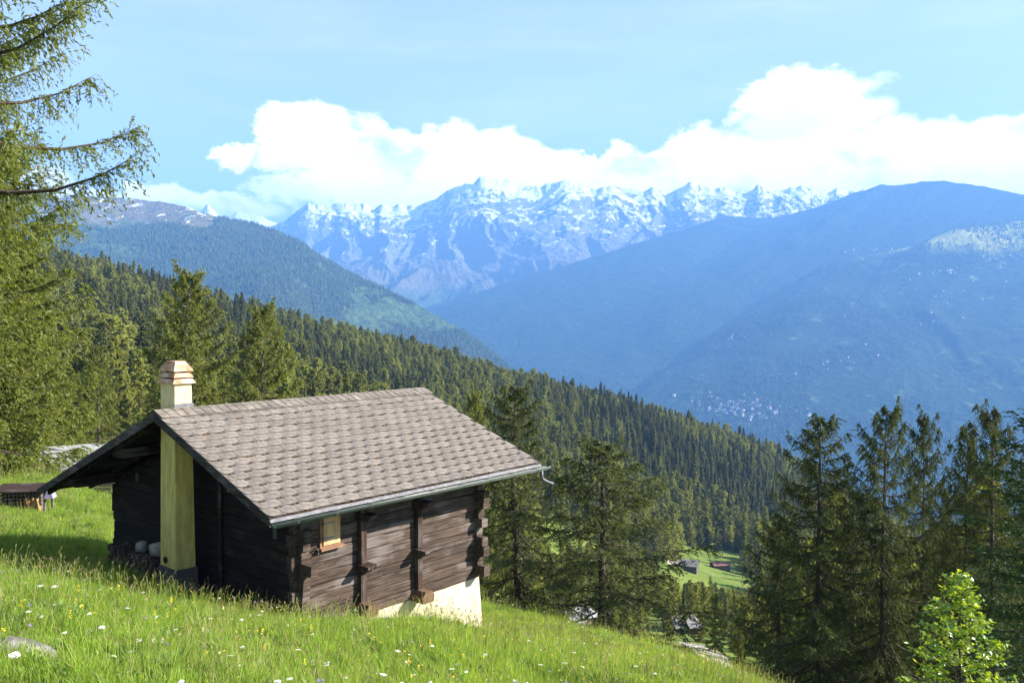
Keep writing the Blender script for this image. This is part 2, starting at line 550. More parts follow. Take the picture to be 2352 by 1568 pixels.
def mat_mountain(name, treeline, rockline, snowline, snow_amt=0.5, meadow=0.0, forest=(0.035, 0.055, 0.022), ms=1.0, alp_green=False, nz=1.0):
    """wooded below the treeline, grass and scree above it, snow lying in the gullies higher up"""
    m, nt, out = new_mat(name)
    tc = node(nt, 'ShaderNodeTexCoord')
    o = mapping(nt, tc.outputs['Object'], (1 / ms,) * 3)
    sep = node(nt, 'ShaderNodeSeparateXYZ')
    nt.links.new(o, sep.inputs[0])
    z = sep.outputs[2]
    n1 = noise(nt, o, 0.0011, 6, 0.62)
    n2 = noise(nt, o, 0.0055, 7, 0.68)
    n3 = noise(nt, o, 0.03, 4, 0.6)
    zz = math_(nt, 'ADD', z, math_(nt, 'MULTIPLY', math_(nt, 'SUBTRACT', n1, 0.5), 900.0 * nz))
    zz = math_(nt, 'ADD', zz, math_(nt, 'MULTIPLY', math_(nt, 'SUBTRACT', n2, 0.5), 400.0 * nz))
    fcol = mixc(nt, smooth(nt, n3, 0.35, 0.7), forest, tuple(c * 1.9 for c in forest))
    if meadow:
        fcol = mixc(nt, smooth(nt, n2, 0.62 - meadow, 0.70 - meadow), fcol, (0.13, 0.17, 0.06))
    alp = mixc(nt, smooth(nt, n3, 0.3, 0.7), (0.115, 0.11, 0.06), (0.16, 0.13, 0.09))
    if alp_green:
        alp = mixc(nt, smooth(nt, n3, 0.40, 0.62), (0.46, 0.43, 0.07), (0.22, 0.25, 0.05))
    rock = mixc(nt, smooth(nt, n3, 0.3, 0.7), (0.125, 0.13, 0.135), (0.20, 0.20, 0.195))
    col = mixc(nt, smooth(nt, zz, treeline - 90, treeline + 90), fcol, alp)
    col = mixc(nt, smooth(nt, zz, rockline - 150, rockline + 150), col, rock)
    ns = noise(nt, mapping(nt, o, (1, 0.55, 0.4)), 0.0085, 9, 0.72, 1.2)
    sval = math_(nt, 'ADD', math_(nt, 'MULTIPLY', math_(nt, 'SUBTRACT', z, snowline), 1 / 3000.0), math_(nt, 'ADD', math_(nt, 'MULTIPLY', math_(nt, 'SUBTRACT', ns, 0.5), 1.7), 0.5))
    geo = node(nt, 'ShaderNodeNewGeometry')
    sepn = node(nt, 'ShaderNodeSeparateXYZ')
    nt.links.new(geo.outputs['Normal'], sepn.inputs[0])
    sval = math_(nt, 'ADD', sval, math_(nt, 'MULTIPLY', math_(nt, 'SUBTRACT', sepn.outputs[2], 0.72), 0.9))
    col = mixc(nt, smooth(nt, sval, 0.92 - snow_amt, 1.0 - snow_amt), col, (0.74, 0.77, 0.82))
    p = node(nt, 'ShaderNodeBsdfPrincipled')
    nt.links.new(col, p.inputs['Base Color'])
    p.inputs['Roughness'].default_value = 0.95
    p.inputs['Specular IOR Level'].default_value = 0.05
    bm = node(nt, 'ShaderNodeBump')
    bm.inputs['Strength'].default_value = 0.9
    bm.inputs['Distance'].default_value = 60.0 * ms
    nt.links.new(math_(nt, 'ADD', n2, math_(nt, 'MULTIPLY', n3, 0.3)), bm.inputs['Height'])
    nt.links.new(bm.outputs[0], p.inputs['Normal'])
    nt.links.new(p.outputs[0], out.inputs[0])
    return m


M['ground'] = mat_ground()
M['hill'] = mat_mountain('wooded_hill_cover', 520, 900, 700, 0.12, 0.0, (0.045, 0.07, 0.025))
M['range'] = mat_mountain('snowy_range_cover', 350, 650, 1000, 0.19, 0.02)
M['massif'] = mat_mountain('shaded_massif_cover', 1500, 2100, 2300, 0.20, 0.0, (0.020, 0.034, 0.016), ms=1.12)  # wood tone lowered to put the shade of the massif into its colour
M['valley'] = mat_mountain('valley_side_cover', 610, 2500, 3000, 0.0, 0.03, (0.020, 0.034, 0.015), alp_green=True, nz=0.22)
M['far_peak'] = mat_mountain('far_peak_cover', 0, 400, 900, 0.60)


# ------------------------------------------------------------------ the hillside the place stands on
EYE = -1.7


def _controls():
    C = []
    for Y in (3, 7, 12):
        for px in (-700, 0, 600, 1176, 1800, 2600):
            x = (px - CXP) / FPX * Y
            C.append((x, Y, EYE - 0.199 * x - 0.302 * Y))
    P = [(690, 1434, 18.1), (900, 1446, 20.2), (1108, 1480, 22.4), (265, 1300, 23.4), (0, 1290, 21), (-500, 1200, 20), (-300, 1120, 30),
         (0, 1150, 32), (100, 1120, 36), (240, 1124, 40), (560, 1400, 30), (1000, 1440, 18), (1450, 1540, 18), (2000, 1700, 18), (2700, 1850, 18),
         (1108, 1396, 32), (1250, 1428, 33), (1400, 1476, 34), (1560, 1524, 33), (1700, 1562, 32), (1800, 1600, 30), (2352, 1790, 28), (2800, 1900, 28),
         (1250, 1530, 45), (1400, 1570, 48), (1600, 1600, 48), (1850, 1660, 45), (2352, 1800, 45),
         (1630, 1515, 78), (1850, 1600, 80), (2300, 1700, 80), (1600, 1440, 170), (1650, 1300, 380), (1570, 1300, 360), (1650, 1385, 300),
         (1540, 1265, 410), (1900, 1420, 300), (2200, 1500, 300), (2700, 1600, 250),
         (1200, 1480, 60), (1200, 1400, 150), (1200, 1180, 300), (1200, 1030, 500), (1200, 905, 850),
         (700, 1250, 45), (700, 1085, 150), (700, 961, 300), (700, 856, 500), (700, 785, 800),
         (250, 1115, 60), (250, 1010, 150), (250, 850, 300), (250, 740, 450), (250, 662, 640),
         (-500, 1050, 60), (-400, 850, 150), (-400, 600, 350), (-400, 470, 640),
         (480, 722, 700), (950, 842, 820), (1500, 985, 930), (1650, 1035, 970), (1770, 1085, 1000), (1900, 1160, 1000),
         (2100, 1290, 1000), (2352, 1450, 1000), (2800, 1620, 1000),
         (-400, 700, 1000), (250, 950, 1100), (700, 1100, 1300), (1200, 1280, 1500), (1650, 1400, 1600), (2100, 1540, 1600), (2800, 1760, 1600)]
    for px, py, Y in P:
        C.append(tuple(at(px, py, Y)))
    return np.array(C)


_C = _controls()


def _feat(x, y):
    return np.stack([x / y * 2.2, np.log(y)], -1)


def _tps(d2):
    return np.where(d2 > 0, 0.5 * d2 * np.log(np.maximum(d2, 1e-12)), 0.0)


def _fit():
    q = _feat(_C[:, 0], _C[:, 1])
    g = (_C[:, 2] - EYE) / _C[:, 1]
    n = len(q)
    d2 = ((q[:, None] - q[None]) ** 2).sum(-1)
    A = np.zeros((n + 3, n + 3))
    A[:n, :n] = _tps(d2) + np.eye(n) * 0.002
    A[:n, n] = 1
    A[:n, n + 1:] = q
    A[n:, :n] = A[:n, n:].T
    return q, np.linalg.solve(A, np.concatenate([g, np.zeros(3)]))


_Q, _W = _fit()


def gz(x, y):
    """height of the ground"""
    x, y = np.asarray(x, float), np.maximum(np.asarray(y, float), 2.0)
    q = _feat(x, y)
    sh = x.shape
    q = q.reshape(-1, 2)
    out = np.empty(len(q))
    n = len(_Q)
    for i in range(0, len(q), 20000):
        qq = q[i:i + 20000]
        d2 = ((qq[:, None] - _Q[None]) ** 2).sum(-1)
        out[i:i + 20000] = _tps(d2) @ _W[:n] + _W[n] + qq @ _W[n + 1:]
    z = out.reshape(sh) * y + EYE
    amp = np.clip(y * 0.004, 0.04, 2.0)
    z = z + (fbm(x * 0.35, y * 0.35, 4, 3) - 0.5) * 2 * np.minimum(amp, 0.12)
    z = z + (fbm(x * 0.02, y * 0.02, 4, 9) - 0.5) * 2 * np.clip((y - 40) * 0.02, 0, 5.0)
    return z


def grid_mesh(name, P, mat, smooth_=True):
    a, b = P.shape[:2]
    i = np.arange(a * b).reshape(a, b)
    F = np.stack([i[:-1, :-1], i[:-1, 1:], i[1:, 1:], i[1:, :-1]], -1).reshape(-1, 4)
    return raw_mesh(name, P.reshape(-1, 3), F, mat, smooth_)


tt = np.linspace(-1.15, 1.15, 230)
yy = np.exp(np.linspace(math.log(2.2), math.log(1750), 260))
YY, TT = np.meshgrid(yy, tt, indexing='ij')
XX = YY * TT
hill_ob = link('hillside', grid_mesh('hillside', np.stack([XX, YY, gz(XX, YY)], -1), M['ground']))
tag(hill_ob, 'green grassy hillside falling away to the right', kind='structure')


def ray_ground(px, py, y0=8.0, y1=1700.0):
    """first point of the hillside seen through a pixel"""
    ys = np.exp(np.linspace(math.log(y0), math.log(y1), 1500))
    P = at(np.full_like(ys, px), np.full_like(ys, py), ys)
    d = P[:, 2] - gz(P[:, 0], P[:, 1])
    k = np.argmax(d < 0)
    return P[k] if d[k] < 0 else P[-1]


# ------------------------------------------------------------------ far terrain, each swept from its crest to its foot
def interp_line(pts, px):
    a = np.array(pts, float)
    return np.interp(px, a[:, 0], a[:, 1]), np.interp(px, a[:, 0], a[:, 2])


def sweep(name, crest, foot, mat, ncol, nrow, amp, wl, seed, prof=1.0, back=2500.0, backdrop=0.6, jag=0.0, spur=1.0, label=None, ys=1.0, shelf=0.0, dxf=0.0):
    crest = [(a, b, c * ys) for a, b, c in crest]
    foot = [(a, b, c * ys) for a, b, c in foot]
    amp, back, jag, wl = amp * ys, back * ys, jag * ys, wl * ys
    x0, x1 = crest[0][0], crest[-1][0]
    px = np.linspace(x0, x1, ncol)
    cyp, cY = interp_line(crest, px)
    fyp, fY = interp_line(foot, px)
    C = at(px, cyp, 1.0) * cY[:, None]
    F = at(px + dxf, fyp, 1.0) * fY[:, None]
    if jag:
        C[:, 2] += (fbm(px * 0.07, px * 0 + 1.3, 5, seed + 5) - 0.5) * jag
    # fine teeth of the crest belong to the crest only: lower down the slope follows a smoothed line
    kw = max(3, int(ncol * 46 / (x1 - x0)) | 1)
    ker = np.hanning(kw + 2)[1:-1]
    ker /= ker.sum()
    csm = np.convolve(np.pad(C[:, 2], kw // 2, mode='edge'), ker, mode='valid')
    s = np.linspace(0, 1, nrow) ** 1.25
    S = s[None, :]
    P = C[:, None, :] + (F - C)[:, None, :] * S[..., None]
    w = np.clip(S / 0.10, 0, 1)
    w = w * w * (3 - 2 * w)
    top = C[:, None, 2] * (1 - w) + np.minimum(csm, C[:, 2] + 30)[:, None] * w
    hz = top + (F[:, None, 2] - top) * (1 - (1 - S) ** prof)
    win = np.clip(S * 7, 0, 1) * (0.45 + 0.55 * S)
    X, Yw = P[..., 0] / wl, P[..., 1] / wl
    wx = fbm(X * 0.7 + 5, Yw * 0.7, 3, seed + 3) * 1.6
    n1 = fbm(X + wx + S * spur, Yw * 0.6 + wx, 6, seed, True) - 0.58
    n2 = fbm(X * 5.0, Yw * 5.0, 4, seed + 40) - 0.5
    hz = hz + amp * win * (n1 * 2.0 + n2 * 0.30)
    if shelf:
        hz = hz + shelf * np.clip((px[:, None] - 2040) / 120, 0, 1) * np.where(S < 0.34, np.sin(np.pi * np.minimum(S, 0.34) / 0.34), 0)
    P[..., 2] = hz
    dirn = (C - F)
    dirn[:, 2] = 0
    dirn /= np.linalg.norm(dirn, axis=1)[:, None]
    rows = []
    for k, b in enumerate((1.0, 0.6, 0.3, 0.1)):
        Bk = C + dirn * back * b
        Bk[:, 2] = C[:, 2] - back * b * backdrop
        rows.append(Bk)
    P = np.concatenate([np.stack(rows, 1), P], 1)
    o = link(name, grid_mesh(name, P, mat))
    tag(o, label, kind='structure')
    return o, P[:, 4:], px, s


range_crest = [(430, 560, 14500), (560, 535, 14300), (625, 521, 14000), (655, 506, 13900), (680, 489, 13800), (707, 467, 13700), (722, 472, 13700), (760, 470, 13700), (785, 465, 13600),
               (812, 468, 13600), (835, 466, 13600), (861, 479, 13600), (872, 469, 13500), (900, 474, 13500), (921, 464, 13500), (936, 474, 13500),
               (963, 471, 13400), (994, 460, 13300), (1016, 447, 13300), (1034, 436, 13200), (1060, 425, 13100), (1085, 421, 13000), (1102, 406, 13000),
               (1140, 409, 13000), (1169, 412, 13000), (1187, 421, 13000), (1223, 430, 12900), (1259, 424, 12900), (1295, 415, 12800), (1331, 418, 12800), (1355, 433, 12800),
               (1385, 430, 12700), (1406, 423, 12700), (1427, 430, 12700), (1475, 440, 12600), (1499, 429, 12600), (1532, 443, 12600), (1559, 433, 12500), (1586, 419, 12500),
               (1619, 430, 12500), (1643, 433, 12500), (1667, 432, 12400), (1690, 444, 12400), (1720, 436, 12400), (1742, 427, 12300), (1770, 437, 12300), (1799, 438, 12300),
               (1841, 427, 12200), (1877, 438, 12200), (1901, 440, 12200), (1925, 431, 12200), (1949, 443, 12200), (1973, 435, 12200), (2060, 440, 12200), (2300, 470, 12200)]
range_foot = [(430, 760, 9000), (900, 790, 8600), (1300, 800, 8300), (1700, 740, 8800), (2300, 640, 9500)]
range_ob, _, _, _ = sweep('mountain_range', range_crest, range_foot, M['range'], 900, 240, 420, 1150.0, 21, prof=1.2, jag=90, spur=0.5, label='snow-streaked mountain range along the horizon')

peak_crest = [(420, 500, 14800), (455, 487, 14800), (468, 479, 14800), (476, 466, 14800), (484, 477, 14800), (500, 492, 14800), (520, 500, 14800), (545, 488, 14800), (565, 492, 14800), (600, 498, 14800), (625, 508, 14800), (680, 530, 14800)]
sweep('snow_peak', peak_crest, [(420, 620, 13500), (680, 640, 13500)], M['far_peak'], 120, 40, 150, 900.0, 31, jag=30, label='small white pointed peak far behind the wooded hill')

massif_crest = [(900, 745, 8300), (1000, 706, 8400), (1200, 640, 8700), (1400, 577, 9000), (1560, 530, 9300), (1661, 497, 9500), (1780, 500, 9500), (1900, 470, 9400), (1955, 445, 9300),
                (1985, 437, 9300), (2020, 424, 9200), (2060, 426, 9200), (2120, 417, 9100), (2165, 415, 9000), (2200, 421, 9000), (2260, 428, 8900), (2310, 438, 8800), (2352, 447, 8700),
                (2500, 470, 8500), (3600, 470, 8500)]
massif_foot = [(900, 930, 5600), (1300, 940, 5600), (2000, 940, 5600), (2352, 940, 5700), (3600, 940, 5700)]
massif_ob, _, _, _ = sweep('mountain_massif', massif_crest, massif_foot, M['massif'], 520, 140, 150, 1700.0, 51, prof=1.1, jag=25, ys=1.12, dxf=-800.0, label='big blue shaded massif rising on the right')

valley_crest = [(1150, 985, 4500), (1300, 958, 4550), (1400, 925, 4600), (1505, 868, 4700), (1541, 840, 4750), (1613, 777, 4800), (1685, 727, 4900), (1740, 694, 5000), (1829, 644, 5100),
                (1880, 615, 5150), (1930, 595, 5200), (2010, 584, 5250), (2074, 571, 5350), (2132, 556, 5500), (2171, 544, 5600), (2218, 528, 5700), (2352, 512, 5800), (2600, 480, 5900), (3200, 470, 5900)]
valley_foot = [(1150, 1120, 3100), (1505, 1110, 2950), (1800, 1130, 2900), (2200, 1150, 2800), (3200, 1180, 2700)]
valley_ob, valley_P, _, _ = sweep('valley_side', valley_crest, valley_foot, M['valley'], 420, 140, 65, 900.0, 71, prof=1.0, back=1500, ys=1.55, shelf=170.0, dxf=-350.0, label='hazy settled valley side below the massif')

hill_crest = [(-700, 380, 4600), (-300, 420, 4600), (100, 446, 4500), (220, 452, 4500), (280, 454, 4500), (330, 459, 4450), (377, 464, 4400), (434, 477, 4300), (496, 497, 4250), (580, 513, 4200),
              (628, 528, 4150), (694, 557, 4050), (738, 590, 4000), (804, 627, 3950), (892, 667, 3850), (958, 700, 3800), (1024, 737, 3700), (1068, 763, 3650), (1134, 812, 3600),
              (1178, 851, 3550), (1260, 930, 3500), (1400, 1060, 3400)]
hill_foot = [(-700, 800, 2100), (0, 850, 2200), (300, 900, 2300), (900, 960, 2600), (1400, 1110, 3000)]
wood_ob, wood_P, wood_px, wood_s = sweep('wooded_hill', hill_crest, hill_foot, M['hill'], 420, 130, 120, 620.0, 91, prof=1.12, jag=12, spur=0.3, ys=1.25, label='broad blue-green wooded hill behind the forest')

vf = MB().add([(-16000, 1700, -1000), (16000, 1700, -1000), (16000, 16500, -1000), (-16000, 16500, -1000)], [(0, 1, 2, 3)]).build('valley_floor', M['valley'])
tag(vf, 'hazy valley floor', kind='structure')

# roads: strips draped on the slope
def road(pix, w, label):
    pts = [ray_ground(px, py, y0) for px, py, y0 in pix]
    V, F = [], []
    dense = []
    for a, b in zip(pts[:-1], pts[1:]):
        for k in range(6):
            dense.append(a + (b - a) * k / 6)
    dense.append(pts[-1])
    for i, p in enumerate(dense):
        d = dense[min(i + 1, len(dense) - 1)] - dense[max(i - 1, 0)]
        n = np.array([d[1], -d[0], 0]) / (np.hypot(d[0], d[1]) + 1e-9) * w / 2
        for q in (p - n, p + n):
            V.append((q[0], q[1], float(gz(q[0], q[1])) + 0.12))
        if i:
            k = 2 * i
            F.append((k - 2, k - 1, k + 1, k))
    return tag(MB().add(V, F).build('road', M['road']), label, kind='structure')


road([(1585, 1478, 50), (1612, 1490, 50), (1640, 1512, 50), (1672, 1532, 50), (1720, 1552, 50)], 3.6, 'pale gravel road below the meadow')
road([(1526, 1256, 200), (1540, 1268, 200), (1546, 1282, 200), (1550, 1300, 200)], 6.0, 'pale farm track beside the clearing')

# ------------------------------------------------------------------ haze: the blue air of the valley
def build_haze():
    m, nt, out = new_mat('haze')
    v = node(nt, 'ShaderNodeVolumePrincipled')
    v.inputs['Color'].default_value = (*HAZE_COLOR, 1)
    v.inputs['Density'].default_value = HAZE_DENSITY
    v.inputs['Anisotropy'].default_value = 0.0
    nt.links.new(v.outputs[0], out.inputs['Volume'])
    lo, hi = 1e9, -1e9
    for ob in SC.objects:
        if ob.get('kind') == 'structure':
            c = np.empty(len(ob.data.vertices) * 3, np.float32)
            ob.data.vertices.foreach_get('co', c)
            lo, hi = min(lo, c[2::3].min()), max(hi, c[2::3].max())
    o = MB().box(-17000, 17000, -3000, 18500, float(lo) - 1.0, float(hi) + 40.0).build('haze', m)
    tag(o, 'blue haze filling the valley air', kind='stuff')


build_haze()


# ------------------------------------------------------------------ the chalet
# local frame: x runs along the ridge away from the near gable edge, y to the uphill side, z up from the sill
AL = 0.702
CH_ROT = math.pi / 2 - AL
chalet = empty('chalet', (-7.93, 19.2, -6.71), CH_ROT)
tag(chalet, 'dark timber log chalet with brown slate roof on the meadow', 'chalet')
RIDGE_Z, EAVE_Y, EAVE_Z, LEFT_Y, LEFT_Z, ROOF_L = 4.62, -4.37, 2.93, 6.35, 2.10, 8.26
WX0, WX1, WY0, WY1 = 1.40, 7.00, -3.37, 4.85
SLOPE = math.atan2(RIDGE_Z - EAVE_Z, -EAVE_Y)
SLEN = math.hypot(RIDGE_Z - EAVE_Z, EAVE_Y)
LSLOPE = math.atan2(RIDGE_Z - LEFT_Z, LEFT_Y)


def roof_z(y):
    return RIDGE_Z - (-y if y < 0 else y) * math.tan(SLOPE if y < 0 else LSLOPE)


# solid core behind the logs keeps the inside dark
core = MB()
prof = [(WY0 + 0.10, -1.6), (WY1 - 0.10, -1.6), (WY1 - 0.10, roof_z(WY1) - 0.30), (0.0, RIDGE_Z - 0.30), (WY0 + 0.10, roof_z(WY0) - 0.30)]
core.prism(prof, 0, WX0 + 0.10, WX1 - 0.10)
timber = core.build('timber_wall', M['beam'], chalet)

# foundation: battered cream plaster wall below the sill
fd = MB()
top, bot = 0.02, -2.6
fx0, fx1 = WX0 + 0.03, WX1 - 0.02
V = [(fx0, WY0 + 0.015, top), (fx1, WY0 + 0.015, top), (fx1, WY1, top), (fx0, WY1, top),
     (fx0, WY0 - 0.10, bot), (fx1 + 0.16, WY0 - 0.10, bot), (fx1 + 0.16, WY1, bot), (fx0, WY1, bot)]
fd.add(V, [(0, 1, 2, 3), (7, 6, 5, 4), (4, 5, 1, 0), (5, 6, 2, 1), (6, 7, 3, 2), (7, 4, 0, 3)])
fo = fd.build('foundation', M['plaster'], chalet)
tag(fo, 'cream plastered foundation wall')

P1X, P2X = 3.03, 4.76


def log_mesh(x0, x1, y, z0, z1, th=0.16, seg=5, j=0.012):
    """hewn timber: a slightly uneven long box with eased edges"""
    mb = MB()
    c = 0.014
    ring = [(-th, c), (-th, z1 - z0 - c), (-th + c, z1 - z0), (-c, z1 - z0), (0, z1 - z0 - c), (0, c), (-c, 0), (-th + c, 0)]
    n = len(ring)
    V = []
    for k in range(seg + 1):
        x = x0 + (x1 - x0) * k / seg
        dy, dz = random.uniform(-j, j), random.uniform(-j, j) * 0.5
        for (a, b) in ring:
            V.append((x, y - (a + th) + dy, z0 + b + dz))
    F = [tuple(range(n)), tuple(range(seg * n, seg * n + n))[::-1]]
    for k in range(seg):
        for i in range(n):
            F.append((k * n + i, k * n + (i + 1) % n, (k + 1) * n + (i + 1) % n, (k + 1) * n + i))
    return mb.add(V, F)


# long sunny wall: squared logs, three bays each, plus the crossing log heads at both corners
z = 0.0
courses = []
hs = [0.26, 0.24, 0.27, 0.22, 0.25, 0.23, 0.26, 0.21, 0.25, 0.24, 0.26, 0.24]
for h in hs:
    courses.append((z, z + h))
    z += h
for i, (a, b) in enumerate(courses):
    if a > 2.85:
        break
    bays = [(WX0 - random.uniform(0.10, 0.26), P1X), (P1X, P2X), (P2X, WX1 + random.uniform(0.02, 0.08))]
    for (x0, x1) in bays:
        y = WY0 + 0.16 + random.uniform(-0.012, 0.012)
        log_mesh(x0 + 0.003, x1 - 0.003, y, a + 0.006, b - 0.006).build('log', M['log'], timber)
# crossing log heads that stick out of the long wall
for i, (a, b) in enumerate(courses):
    ex = [0.34, 0.10, 0.30, 0.26, 0.08, 0.30, 0.16, 0.34, 0.30, 0.12, 0.26, 0.30][i] * random.uniform(0.85, 1.15)
    if ex > 0.05:
        log = MB()
        wz0, wz1 = a + 0.10, min(b + 0.10, 2.95)
        t = 0.09
        log.prism([(WX1 - 0.19, wz0), (WX1 + 0.0, wz0), (WX1 + 0.02, wz0 + 0.03), (WX1 + 0.02, wz1 - 0.03), (WX1 - 0.01, wz1 - 0.008), (WX1 - 0.17, wz1 - 0.008), (WX1 - 0.20, wz1 - 0.04), (WX1 - 0.20, wz0 + 0.03)], 1, WY0 + 0.05, WY0 - ex)
        log.build('log_head', M['log'], timber)
    ex = [0.10, 0.10, 0.12, 0.14, 0.16, 0.42, 0.10, 0.16, 0.22, 0.08, 0.06, 0.06][i]
    log = MB()
    log.prism([(WX0 - 0.02, wz0), (WX0 + 0.16, wz0), (WX0 + 0.17, wz1 - 0.01), (WX0 - 0.01, wz1 - 0.008)], 1, WY0 + 0.05, WY0 - ex)
    log.build('log_head', M['log'], timber)

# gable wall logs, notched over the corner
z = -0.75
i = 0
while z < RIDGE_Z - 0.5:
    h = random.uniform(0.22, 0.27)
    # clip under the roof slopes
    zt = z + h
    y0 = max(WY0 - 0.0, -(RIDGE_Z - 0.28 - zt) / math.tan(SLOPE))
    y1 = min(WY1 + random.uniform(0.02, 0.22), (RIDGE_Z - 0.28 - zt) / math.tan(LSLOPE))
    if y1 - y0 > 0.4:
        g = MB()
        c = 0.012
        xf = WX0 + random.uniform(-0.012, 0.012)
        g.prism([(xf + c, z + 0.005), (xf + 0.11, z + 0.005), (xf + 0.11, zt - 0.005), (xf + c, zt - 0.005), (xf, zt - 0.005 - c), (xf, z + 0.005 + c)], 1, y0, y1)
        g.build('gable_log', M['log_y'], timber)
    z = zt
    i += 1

# vertical clamp posts with their brackets and foot blocks
for px_, zb, bz in ((P1X, 0.36, 1.17), (P2X, 0.24, 1.16)):
    mb = MB()
    mb.box(px_ - 0.075, px_ + 0.075, WY0 - 0.14, WY0 + 0.02, zb, bz - 0.09, j=0.008)
    po = mb.build('post', M['post'], chalet)
    MB().box(px_ - 0.075, px_ + 0.075, WY0 - 0.14, WY0 + 0.02, bz + 0.06, 2.9, j=0.008).build('post', M['post'], chalet)
    for k, ez in ((0, bz), (1, 2.30)):
        br = MB()
        L = 0.44 if k == 0 else 0.50
        for dx in (-0.06, 0.10):
            l2 = L * (1.0 if dx < 0 else 0.85)
            br.prism([(WY0 + 0.02, ez - 0.085), (WY0 - l2 + 0.10, ez - 0.085), (WY0 - l2, ez - 0.01), (WY0 - l2, ez + 0.05), (WY0 + 0.02, ez + 0.055)], 0, px_ + dx - 0.075, px_ + dx + 0.078)
        br.build('bracket', M['post'], chalet)
    ft = MB()
    ft.prism([(px_ - 0.17, zb - 0.27), (px_ + 0.17, zb - 0.27), (px_ + 0.19, zb - 0.10), (px_ + 0.10, zb + 0.0), (px_ - 0.10, zb + 0.0), (px_ - 0.19, zb - 0.10)], 1, WY0 + 0.02, WY0 - 0.42)
    ft.build('beam_end', M['end_grain'], chalet)

# boarded window with plywood shutter
win = MB().box(1.90, 2.44, WY0 - 0.055, WY0 + 0.02, 1.78, 2.50).build('window', M['trim'], chalet)
tag(win, 'boarded window with orange plywood shutter')
MB().box(1.97, 2.41, WY0 - 0.085, WY0 - 0.052, 1.83, 2.46).build('shutter', M['ply'], win)
MB().box(1.86, 2.50, WY0 - 0.15, WY0 + 0.01, 1.735, 1.785).build('window_sill', M['trim'], win)
for hz in (1.98, 2.30):
    h = MB()
    h.box(1.955, 2.24, WY0 - 0.096, WY0 - 0.083, hz - 0.018, hz + 0.018)
    h.tube([(1.955, WY0 - 0.10, hz - 0.05), (1.955, WY0 - 0.10, hz + 0.05)], 0.014, 6)
    h.build('hinge', M['iron'], win)
hk = MB()
hk.tube([(1.80, WY0 + 0.0, 1.80), (1.79, WY0 - 0.09, 1.80), (1.83, WY0 - 0.10, 1.73), (1.79, WY0 - 0.12, 1.69)], 0.014, 6)
hk.build('shutter_hook', M['zinc'], win)

# roof boarding
rb = MB()
rb.prism([(0.0, RIDGE_Z - 0.03), (EAVE_Y, EAVE_Z - 0.03), (EAVE_Y, EAVE_Z - 0.10), (0.0, RIDGE_Z - 0.10)], 0, 0.03, ROOF_L - 0.02)
rb.prism([(0.0, RIDGE_Z - 0.03), (0.0, RIDGE_Z - 0.10), (LEFT_Y, LEFT_Z - 0.10), (LEFT_Y, LEFT_Z - 0.03)], 0, 0.03, ROOF_L - 0.02)
roof = rb.build('roof', M['beam'], chalet)
# barge boards along both rakes, near and far
for xb in (0.0, ROOF_L - 0.03):
    b = MB()
    b.prism([(0.0, RIDGE_Z - 0.022), (EAVE_Y - 0.01, EAVE_Z - 0.022), (EAVE_Y - 0.01, EAVE_Z - 0.20), (0.0, RIDGE_Z - 0.21)], 0, xb - 0.002, xb + 0.034)
    b.build('bargeboard', M['barge'], roof)
    b = MB()
    b.prism([(0.0, RIDGE_Z - 0.022), (0.0, RIDGE_Z - 0.21), (LEFT_Y, LEFT_Z - 0.20), (LEFT_Y, LEFT_Z - 0.022)], 0, xb - 0.002, xb + 0.034)
    b.build('bargeboard', M['barge'], roof)
# purlins carrying the overhang, with shaped heads
for yp, w, h in ((0.0, 0.20, 0.26), (-1.75, 0.18, 0.22), (EAVE_Y + 0.98, 0.18, 0.24), (2.45, 0.18, 0.22), (4.95, 0.20, 0.26)):
    zt = roof_z(yp) - 0.105 - abs(math.tan(SLOPE)) * w / 2
    p = MB()
    p.prism([(0.22, zt), (WX1 + 0.9, zt), (WX1 + 0.9, zt - h), (0.42, zt - h), (0.30, zt - h * 0.85), (0.22, zt - h * 0.45)], 1, yp - w / 2, yp + w / 2)
    p.build('purlin', M['beam'], roof)
# rafters under the overhang
for k in range(8):
    xr = 0.25 + k * 1.1
    b = MB()
    b.prism([(-0.1, RIDGE_Z - 0.102), (EAVE_Y + 0.05, roof_z(EAVE_Y + 0.05) - 0.102), (EAVE_Y + 0.05, roof_z(EAVE_Y + 0.05) - 0.19), (-0.1, RIDGE_Z - 0.23)], 0, xr, xr + 0.09)
    b.build('rafter', M['beam'], roof)
    b = MB()
    b.prism([(0.1, RIDGE_Z - 0.102), (0.1, RIDGE_Z - 0.23), (LEFT_Y - 0.05, roof_z(LEFT_Y - 0.05) - 0.22), (LEFT_Y - 0.05, roof_z(LEFT_Y - 0.05) - 0.102)], 0, xr, xr + 0.09)
    b.build('rafter', M['beam'], roof)

# slates: each one rounded at its lower left corner
TW, NROW = 0.388, 16
EXPO = (SLEN - 0.10) / NROW
TH = EXPO * 1.42


def slate_verts(w, over=0.045, th=0.007):
    r = 0.115
    pts = [(w, 0.0), (w, TH), (-over, TH), (-over, r)]
    for k in range(1, 5):
        a = k / 5 * math.pi / 2
        pts.append((-over + r * (1 - math.cos(a)) * 1.25, r - r * math.sin(a)))
    pts.append((-over + r * 1.25, 0.0))
    V = []
    for lay in (0, 1):
        for (x, y) in pts:
            lift = 0.024 * (1 - y / TH) + 0.006 * (1 - (x + over) / (w + over))
            V.append((x, y, lift + (th if lay else 0)))
    n = len(pts)
    F = [tuple(range(n))[::-1], tuple(range(n, 2 * n))] + [(i, (i + 1) % n, (i + 1) % n + n, i + n) for i in range(n)]
    return V, F


